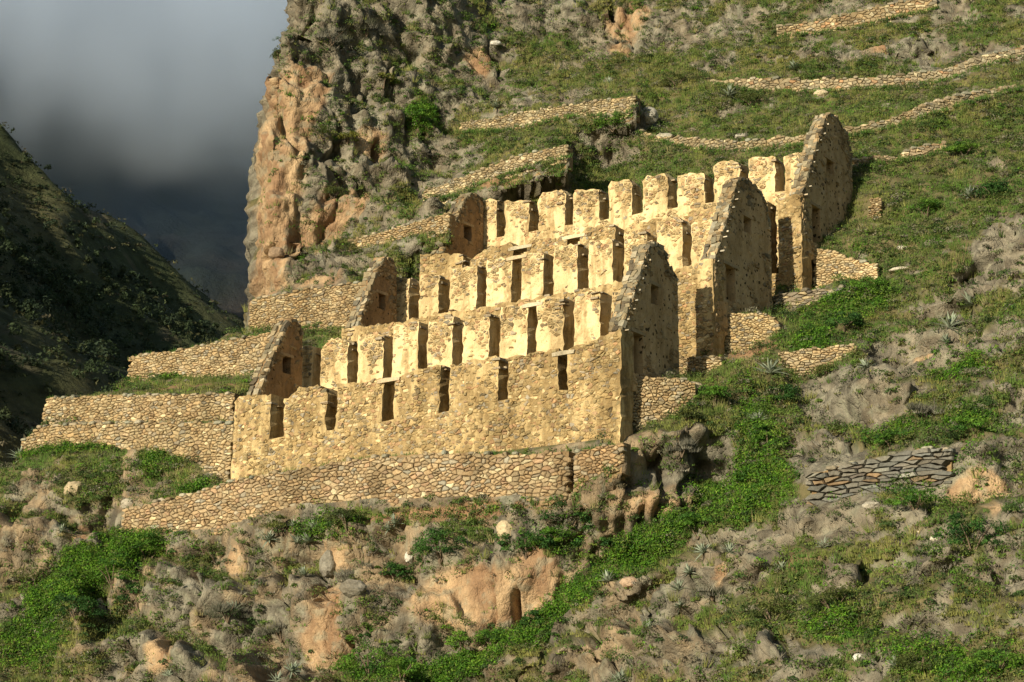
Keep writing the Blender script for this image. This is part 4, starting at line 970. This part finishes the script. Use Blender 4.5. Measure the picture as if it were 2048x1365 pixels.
BUSH = [(1145,1035,55,38,"dark","dark round bush just below the right end of the long retaining wall"),(1190,1085,50,42,"dark","dark bush with a thin trunk at the edge of the green gully"),
 (1050,1095,60,30,"dark","broad dark bush overhanging the tan crag face"),(1100,1080,36,26,"bright","small bright bush between two dark bushes below the retaining wall"),
 (880,1105,62,36,"dark","dark bush growing beside the small white rock on the crag"),(792,1148,26,24,"dark","small dark bush left of the white rock on the crag"),
 (735,1330,62,34,"bright","bright leafy bush at the bottom edge below the orange crag"),(800,1345,40,26,"bright","lower bright bush beside the leafy one at the bottom edge"),
 (720,1285,30,26,"bright","bright bush climbing the crag above the bottom edge bushes"),(920,1290,40,22,"bright","leafy bush at the foot of the tan crag face"),
 (980,1285,36,24,"bright","leafy bush in the lower gully next to the tan crag foot"),(1060,1240,18,24,"dark","small sapling standing against the tan crag face"),
 (840,245,26,44,"bright","vivid green bush wedged in the cliff cleft"),(770,170,34,12,"yellow","yellow-green cushion plant on the upper cliff"),
 (640,265,36,14,"olive","olive shrub on the cliff beside the orange face"),(660,385,34,16,"olive","olive shrub below the cliff's dark cleft"),
 (690,280,26,12,"yellow","yellow-green shrub left of the cliff's dark cleft"),(550,115,16,14,"olive","shrub on the cliff skyline"),(690,500,30,14,"olive","shrub at the cliff foot beside the low terrace wall"),
 (1940,1085,70,46,"dark","large dark shrub with bare branches on the near right slope"),(1830,1000,60,24,"bright","leafy shrub under the slate wall"),
 (1660,1210,60,30,"olive","olive shrub on the near right slope below the pale rock"),(1540,1230,50,26,"olive","feathery shrub left of the olive one on the near slope"),
 (1780,880,46,20,"bright","bright bush above the slate wall"),(1955,850,40,22,"bright","bright bush beside the right edge above the orange rock"),
 (1740,580,46,24,"bright","bright bush on the grassy bank right of the ruins"),(1690,650,40,18,"dark","dark bush below the grassy bank right of the ruins"),
 (1530,880,30,34,"bright","tall green bush in the upper gully"),(1500,960,40,30,"bright","green bush in the middle of the gully"),(1390,1050,46,26,"bright","green bush where the gully bends"),
 (1260,1110,44,24,"bright","green bush low in the gully by the dark bushes"),(1560,790,30,24,"dark","dark bush at the gully head"),(1430,790,34,20,"bright","small bush right of the lowest right gable"),
 (1370,830,28,16,"olive","olive bush below the wall at the lowest gable foot"),(290,1100,60,34,"bright","bright bush under the left end of the retaining wall"),(220,1160,60,32,"bright","bright bush further down the left green slope"),
 (150,1220,56,30,"dark","dark bush low on the left green slope"),(270,1200,40,30,"dark","dark bush beside the grey crag on the left"),(560,1060,44,18,"olive","olive bush below the retaining wall beside agaves"),
 (690,1050,40,20,"olive","rounded olive bush below the middle of the retaining wall"),(1990,1330,60,30,"bright","bright bush in the bottom corner of the near slope"),(1840,1330,50,26,"olive","olive bush near the bottom edge of the near slope"),
 (1500,200,40,14,"olive","olive shrub under the long rough terrace wall"),(1350,160,40,16,"olive","olive shrub on the upper slope left of the rough terrace wall"),(1220,250,40,14,"bright","green shrub below the straight terrace wall"),
 (1850,420,44,18,"bright","green shrub on the right slope above the ruins' corner"),(1980,380,40,20,"dark","dark shrub on the right slope near the edge"),(1930,300,34,16,"bright","green shrub beneath the curved terrace wall's right end"),
 (1650,740,20,14,"olive","small shrub at the gully-head wall"),(430,1110,40,24,"olive","olive bush between the green slope and the crag"),(60,1150,46,28,"olive","olive bush at the left edge"),
 (560,1270,40,24,"grey","grey dry shrub on the lower crag"),(460,1230,44,26,"grey","grey dry shrub left of the orange crag block"),(700,1150,34,20,"grey","grey dry shrub under the agave slope"),(1370,900,30,20,"grey","grey dry shrub under the lowest right gable"),
 (1840,820,46,18,"grey","grey dry shrub above the slate wall"),(1420,1180,36,16,"grey","grey dry shrub on the pale near rock"),(740,60,44,22,"grey","grey dry shrub high on the cliff"),(660,80,40,24,"grey","grey dry shrub near the cliff skyline")]
for k, (X, Y, rx, rz, kind, label) in enumerate(BUSH):
    q = spot(X, Y + rz * .5); m = q[1] / F_PX
    e = empty("shrub", label, "shrub", "shrubs on the hillside", tuple(q))
    V_, F_, c_ = bush_mesh(500 + k, rx * m * 1.05, rz * m * 1.0, kind); mesh_obj("foliage", V_, F_, M_LEAF, e, c_)
    V_, F_ = branch_mesh(600 + k, rx * m, rz * m); mesh_obj("stem", V_, F_, M_BARK, e, [(.16, .12, .08)] * len(V_))

# agaves and puyas: rosettes of stiff tapering leaves
def agave_mesh(seed, n=30):
    r = random.Random(seed); V_, F_, C_ = [], [], []
    for k in range(n):
        a, el = k * 2.39996 + r.uniform(-.2, .2), math.radians(80 - 78 * (k / n) + r.uniform(-8, 8)); L = r.uniform(.8, 1.1); w = .075
        d = np.array([math.cos(a) * math.cos(el), math.sin(a) * math.cos(el), math.sin(el)]); side = np.array([-math.sin(a), math.cos(a), 0]); g = r.uniform(.1, .35)
        c = np.array([.25, .29, .205]) * r.uniform(.7, 1.3); b = len(V_)
        for t, ww in ((0, .7), (.3, 1), (.65, .7)):
            p = d * L * t + np.array([0, 0, -g * t * t]); V_ += [p - side * w * ww, p + np.array([0, 0, -.035 * ww]), p + side * w * ww]
        V_.append(d * L + np.array([0, 0, -g])); C_ += [c] * 10
        for i in (0, 3): F_ += [(b + i, b + i + 1, b + i + 4, b + i + 3), (b + i + 1, b + i + 2, b + i + 5, b + i + 4)]
        F_ += [(b + 6, b + 7, b + 9), (b + 7, b + 8, b + 9)]
    return V_, F_, C_
AG = [mesh_obj("agave", *agave_mesh(k)[:2], M_AGAVE, cols=agave_mesh(k)[2]) for k in range(3)]
AGV = [(530,1081,20,"agave at the left of the cluster under the retaining wall"),(626,1047,20,"topmost agave of the cluster under the retaining wall"),(614,1075,22,"largest agave in the cluster under the retaining wall"),
 (582,1044,14,"small pale agave nearest the retaining wall foot"),(600,1086,18,"lowest agave of the cluster under the retaining wall"),(682,1035,15,"agave right of the cluster, close under the retaining wall"),
 (774,1060,16,"agave of a pair on the brown slope under the wall, lower one"),(795,1045,18,"agave of a pair on the brown slope under the wall, upper one"),(609,1138,18,"tall pale agave on the crag below the cluster"),
 (582,1343,20,"agave at the bottom edge left of the bright bush"),(546,1355,18,"agave cut by the bottom edge"),(129,1055,16,"agave on the left crag below the terrace"),(26,894,24,"agave on the skyline at the far left terrace corner"),
 (475,1213,22,"agave over the dark hollow in the crag"),(330,1345,16,"agave at the bottom edge on the left crag"),(1404,1105,22,"agave at the upper edge of the pale near rock"),(1375,1146,18,"whitish agave below the upper one on the near rock"),
 (1354,1178,22,"broad agave spreading on the near rock by the gully"),(1290,1249,20,"white-tipped agave lower on the near rock"),(1210,1155,20,"agave inside the green gully"),(1457,1099,20,"pale agave on top of the near rock"),
 (1366,1213,16,"agave between broad and white-tipped ones on the near rock"),(1240,1350,22,"agave cut by the bottom edge on the near slope"),(1946,605,34,"large dark agave clump on the right slope"),(1895,640,30,"agave left of the large dark clump"),
 (1888,676,18,"bluish agave below the large clump"),(1545,731,30,"big dry brown agave below the middle right gable"),(1726,731,20,"agave on the grey rock right of the gully-head wall"),(1521,831,20,"agave by the gully's upper bend"),
 (1589,126,20,"agave on the upper slope above the rough terrace wall"),(1460,178,22,"agave at the left end of the rough terrace wall"),(1931,384,22,"agave on the right slope above the large clump"),(1216,158,16,"bluish agave above the straight terrace wall"),
 (985,205,16,"agave above the left end of the straight terrace wall"),(1640,1085,18,"agave under the slate wall's left end"),(1560,1130,18,"dry agave on the near slope between pale rocks"),(1790,1330,24,"agave near the bottom edge of the near slope")]
for k, (X, Y, rp, label) in enumerate(AGV):
    q = spot(X, Y + rp * .4); o = AG[k] if k < 3 else AG[k % 3].copy()
    if k >= 3: COL.objects.link(o)
    s = rp * q[1] / F_PX * 1.5; o.location = q + np.array([0, -.05, .02]); o.scale = (s, s, s); o.rotation_euler = (random.uniform(.2, .5), random.uniform(-.15, .15), random.uniform(0, 6.28))
    tag(o, label, "agave", "agaves on the hillside")

# loose rocks that stand out from the ground
def rock_mesh(seed, rough=.28):
    import bmesh
    bm = bmesh.new(); bmesh.ops.create_icosphere(bm, subdivisions=3, radius=1.0); A = np.array([v.co[:] for v in bm.verts]); F_ = [tuple(v.index for v in f.verts) for f in bm.faces]; bm.free()
    f1_, f2_, i_, t_ = worley(A * 1.3 + seed * 7.1, seed); n = fbm(A * 2.2 + seed * 3.3, 4, seed)
    return A * (1 + (i_ - .5)[:, None] * .22 * sstep(0, .3, f2_ - f1_)[:, None] + rough * n[:, None] * .7), F_
RK = [(818,1113,10,14,0,(.56,.54,.46),"small bright white rock beside the dark bush on the crag"),(1715,1308,11,8,20,(.56,.54,.47),"small white rock near the bottom edge of the near slope"),
 (1793,533,22,6,5,(.50,.45,.34),"pale flat slab on the grass right of the ruins"),(1800,490,14,6,0,(.62,.58,.46),"pale stone upslope of the flat slab"),(1300,228,20,18,0,(.36,.34,.28),"squarish grey boulder at the end of the straight terrace wall"),
 (995,85,12,6,0,(.56,.54,.47),"whitish rock on the upper slope"),(1865,1075,9,6,0,(.66,.62,.50),"pale stone among rubble under the slate wall"),(1838,1060,8,6,0,(.60,.52,.40),"tan stone among rubble under the slate wall"),
 (1005,1058,20,22,10,(.50,.40,.25),"round tan boulder under the retaining wall, left of the dark bushes"),(968,1300,18,10,0,(.42,.34,.22),"tan boulder at the crag foot"),(1255,1170,20,12,0,(.42,.30,.20),"brown boulder half buried in the gully green"),
 (1640,183,16,9,0,(.50,.42,.28),"pale boulder fallen below the rough terrace wall"),(1330,268,22,8,-10,(.40,.37,.28),"grey boulder above the curved wall's left end"),(545,500,17,14,0,(.28,.20,.13),"rounded rock perched in the cliff edge hollow"),
 (700,1172,26,18,0,(.27,.25,.20),"grey boulder jutting from the crag below the agaves"),(655,1120,18,26,0,(.26,.245,.20),"upright grey rock on the crag"),(1480,265,16,7,0,(.40,.37,.30),"flat grey boulder lying on the curved wall"),
 
 (320,1000,14,10,0,(.44,.38,.28),"pale boulder above the left end of the retaining wall"),(250,1000,16,12,0,(.36,.32,.24),"grey boulder at the retaining wall's left end"),(145,970,22,16,30,(.46,.38,.24),"tilted tan slab on the left knoll"),
 (1745,1010,20,10,0,(.40,.37,.30),"rounded boulder in front of the slate wall"),(1395,770,18,12,0,(.50,.42,.28),"pale stone at the end of the gable foot wall")]
for k, (X, Y, rx, rz, tl, c, label) in enumerate(RK):
    q = spot(X, Y + rz * .4); m = q[1] / F_PX; A, F_ = rock_mesh(700 + k)
    cc = np.array(c)[None, :] * (1 + .25 * fbm(A * 3 + k, 3, 5))[:, None]
    o = mesh_obj("rock", A, F_, M_STONE, None, cc, label=label, cat="rock", group="loose rocks on the hillside")
    o.location = q + np.array([0, .1, rz * m * .35]); o.scale = (rx * m, max(rx, rz) * m * .8, rz * m); o.rotation_euler = (.1, -math.radians(tl), random.uniform(-.3, .3))

# ================================================================== THE VALLEY BEHIND
def far_grid(name, x0, x1, y0, y1, n, m, zf, mat, colf, label):
    gx_, gy_ = np.meshgrid(np.linspace(x0, x1, n), np.linspace(y0, y1, m)); X, Y = gx_.ravel(), gy_.ravel(); P = np.stack([X, Y, zf(X, Y)], 1)
    i_ = np.arange(n * m).reshape(m, n); f = np.stack([i_[:-1, :-1].ravel(), i_[:-1, 1:].ravel(), i_[1:, 1:].ravel(), i_[1:, :-1].ravel()], 1)
    mesh_obj(name, P, f, mat, cols=colf(P), kind="structure", label=label); return P
def spur(X, Y):
    s = np.stack([X, Y, 0 * X], 1); ry = 300 + 18 * np.sin(X * .02)
    z = 96 - .78 * (X + 69) + np.where(Y < ry, .354 * (Y - ry), -.75 * (Y - ry))
    z = np.where(z > 240, 240 + (z - 240) * .15, z)
    return np.maximum(z + 8 * fbm(s * .016, 5, 301) + 3.0 * (1 - 2 * np.abs(fbm(s * .045, 4, 307))) + 1.8 * fbm(s * .13, 4, 303), -4)
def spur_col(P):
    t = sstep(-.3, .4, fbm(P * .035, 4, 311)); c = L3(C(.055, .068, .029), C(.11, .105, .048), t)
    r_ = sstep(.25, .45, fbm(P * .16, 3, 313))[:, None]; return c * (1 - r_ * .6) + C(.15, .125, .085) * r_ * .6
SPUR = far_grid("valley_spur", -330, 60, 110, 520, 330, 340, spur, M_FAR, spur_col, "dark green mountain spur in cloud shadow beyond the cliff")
far_grid("unseen_shade_mountain", -1500, -331, 110, 900, 120, 90, lambda X, Y: np.maximum(np.minimum(spur(X, Y), 250 + .1 * (spur(X, Y) - 250)) + 40 * fbm(np.stack([X, Y, 0 * X], 1) * .004, 4, 305) * sstep(-331, -420, X) + 270 * sstep(-440, -600, X) * np.exp(-((Y - 300) / 260) ** 2), -4), M_MOUNT, spur_col, "unseen leftward rise of the spur, raised to shade the far mountain")  # out of view; its ridge is built up so it shades the far mountain
def mount(X, Y):
    s = np.stack([X, Y, 0 * X], 1)
    return np.where(Y < 1400, (Y - 800) * .75, 450 - (Y - 1400) * .8) - .10 * (X + 100) + 60 * fbm(s * .006, 5, 321) + 18 * (1 - 2 * np.abs(fbm(s * .014, 4, 325))) + 4 * fbm(s * .08, 3, 327)
def mount_col(P):
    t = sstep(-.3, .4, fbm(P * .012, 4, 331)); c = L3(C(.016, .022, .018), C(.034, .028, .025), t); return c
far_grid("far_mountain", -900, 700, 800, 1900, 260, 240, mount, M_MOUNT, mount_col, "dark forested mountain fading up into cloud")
mesh_obj("valley_floor", [(-6000, -6000, -4.5), (6000, -6000, -4.5), (6000, 6000, -4.5), (-6000, 6000, -4.5)], [(0, 1, 2, 3)], M_MOUNT, cols=[(.10, .11, .05)] * 4, kind="structure", label="green valley floor")
# trees and bushes on the spur, too far and dense to count
w_ = np.exp(-((SPUR[:, 0] + 50) / 40) ** 2) * (SPUR[:, 1] < 278) * (SPUR[:, 1] > 150) * (.12 + sstep(.0, .35, fbm(SPUR * .03, 3, 341)) * (SPUR[:, 2] < 75)) + .00001
kk = rng.choice(len(SPUR), 1700, p=w_ / w_.sum()); p = SPUR[kk] + rng.uniform(-.6, .6, (1700, 3)); tall = np.where(p[:, 2] < 66, 1.0, .45)
V_, F_, c_ = leaves_mesh(p + np.stack([0 * tall, 0 * tall, tall], 1), .20, 60, np.stack([.4 + .5 * tall * rng.uniform(.3, 1, 1700), .4 + .5 * tall, .4 + 1.3 * tall * rng.uniform(.3, 1, 1700)], 1),
                         palette([(.045, .066, .028), (.06, .078, .034), (.036, .055, .03)], [3, 2, 2]), .4, 9)
mesh_obj("far_trees", V_, F_, M_LEAF, cols=c_, kind="stuff", label="dark eucalyptus and scrub clothing the shaded spur", cat="trees")
w_ = np.exp(-((SPUR[:, 0] + 55) / 45) ** 2) * (SPUR[:, 1] < 290) * (SPUR[:, 1] > 150) + 1e-9
kk = rng.choice(len(SPUR), 5200, p=w_ / w_.sum()); p = SPUR[kk] + rng.uniform(-.6, .6, (5200, 3))
V_, F_, c_ = leaves_mesh(p, .20, 16, rng.lognormal(-.75, .4, (5200, 1)) * np.array([[1.3, 1, .7]]), palette([(.05, .066, .026), (.085, .085, .036), (.035, .052, .022), (.13, .115, .07)], [3, 3, 3, 1]), .4, 19)
mesh_obj("far_scrub", V_, F_, M_LEAF, cols=c_, kind="stuff", label="fine scrub speckling the shaded spur", cat="scrub")
# the cloud lying on the mountain
def cloud_mat():
    m = bpy.data.materials.new("cloud_vapour"); m.use_nodes = True; nt = m.node_tree; nt.nodes.remove(nt.nodes["Principled BSDF"])
    v = N(nt, "ShaderNodeVolumePrincipled"); v.inputs["Color"].default_value = (.82, .90, 1.0, 1); v.inputs["Anisotropy"].default_value = .2
    g = N(nt, "ShaderNodeNewGeometry"); sp = N(nt, "ShaderNodeSeparateXYZ"); nt.links.new(g.outputs["Position"], sp.inputs[0])
    n = noise_node(nt, .009, 4, .55, g.outputs["Position"])
    h = N(nt, "ShaderNodeMath", operation='MULTIPLY_ADD'); h.inputs[1].default_value = 185.0; nt.links.new(n.outputs[0], h.inputs[0]); nt.links.new(sp.outputs[2], h.inputs[2])
    rr = N(nt, "ShaderNodeMapRange", interpolation_type='SMOOTHSTEP'); rr.inputs[1].default_value = 285; rr.inputs[2].default_value = 352; rr.inputs[3].default_value = 0; rr.inputs[4].default_value = .05
    nt.links.new(h.outputs[0], rr.inputs[0]); nt.links.new(rr.outputs[0], v.inputs["Density"]); nt.links.new(v.outputs[0], nt.nodes["Material Output"].inputs["Volume"])
    return m
x0, x1, y0, y1, z0, z1 = -640, 120, 540, 790, 150, 420
cl = mesh_obj("cloud", [(x0,y0,z0),(x1,y0,z0),(x1,y1,z0),(x0,y1,z0),(x0,y0,z1),(x1,y0,z1),(x1,y1,z1),(x0,y1,z1)], [(0,3,2,1),(4,5,6,7),(0,1,5,4),(1,2,6,5),(2,3,7,6),(3,0,4,7)], cloud_mat(),
         kind="stuff", label="grey-blue cloud resting on the dark mountain", cat="cloud")
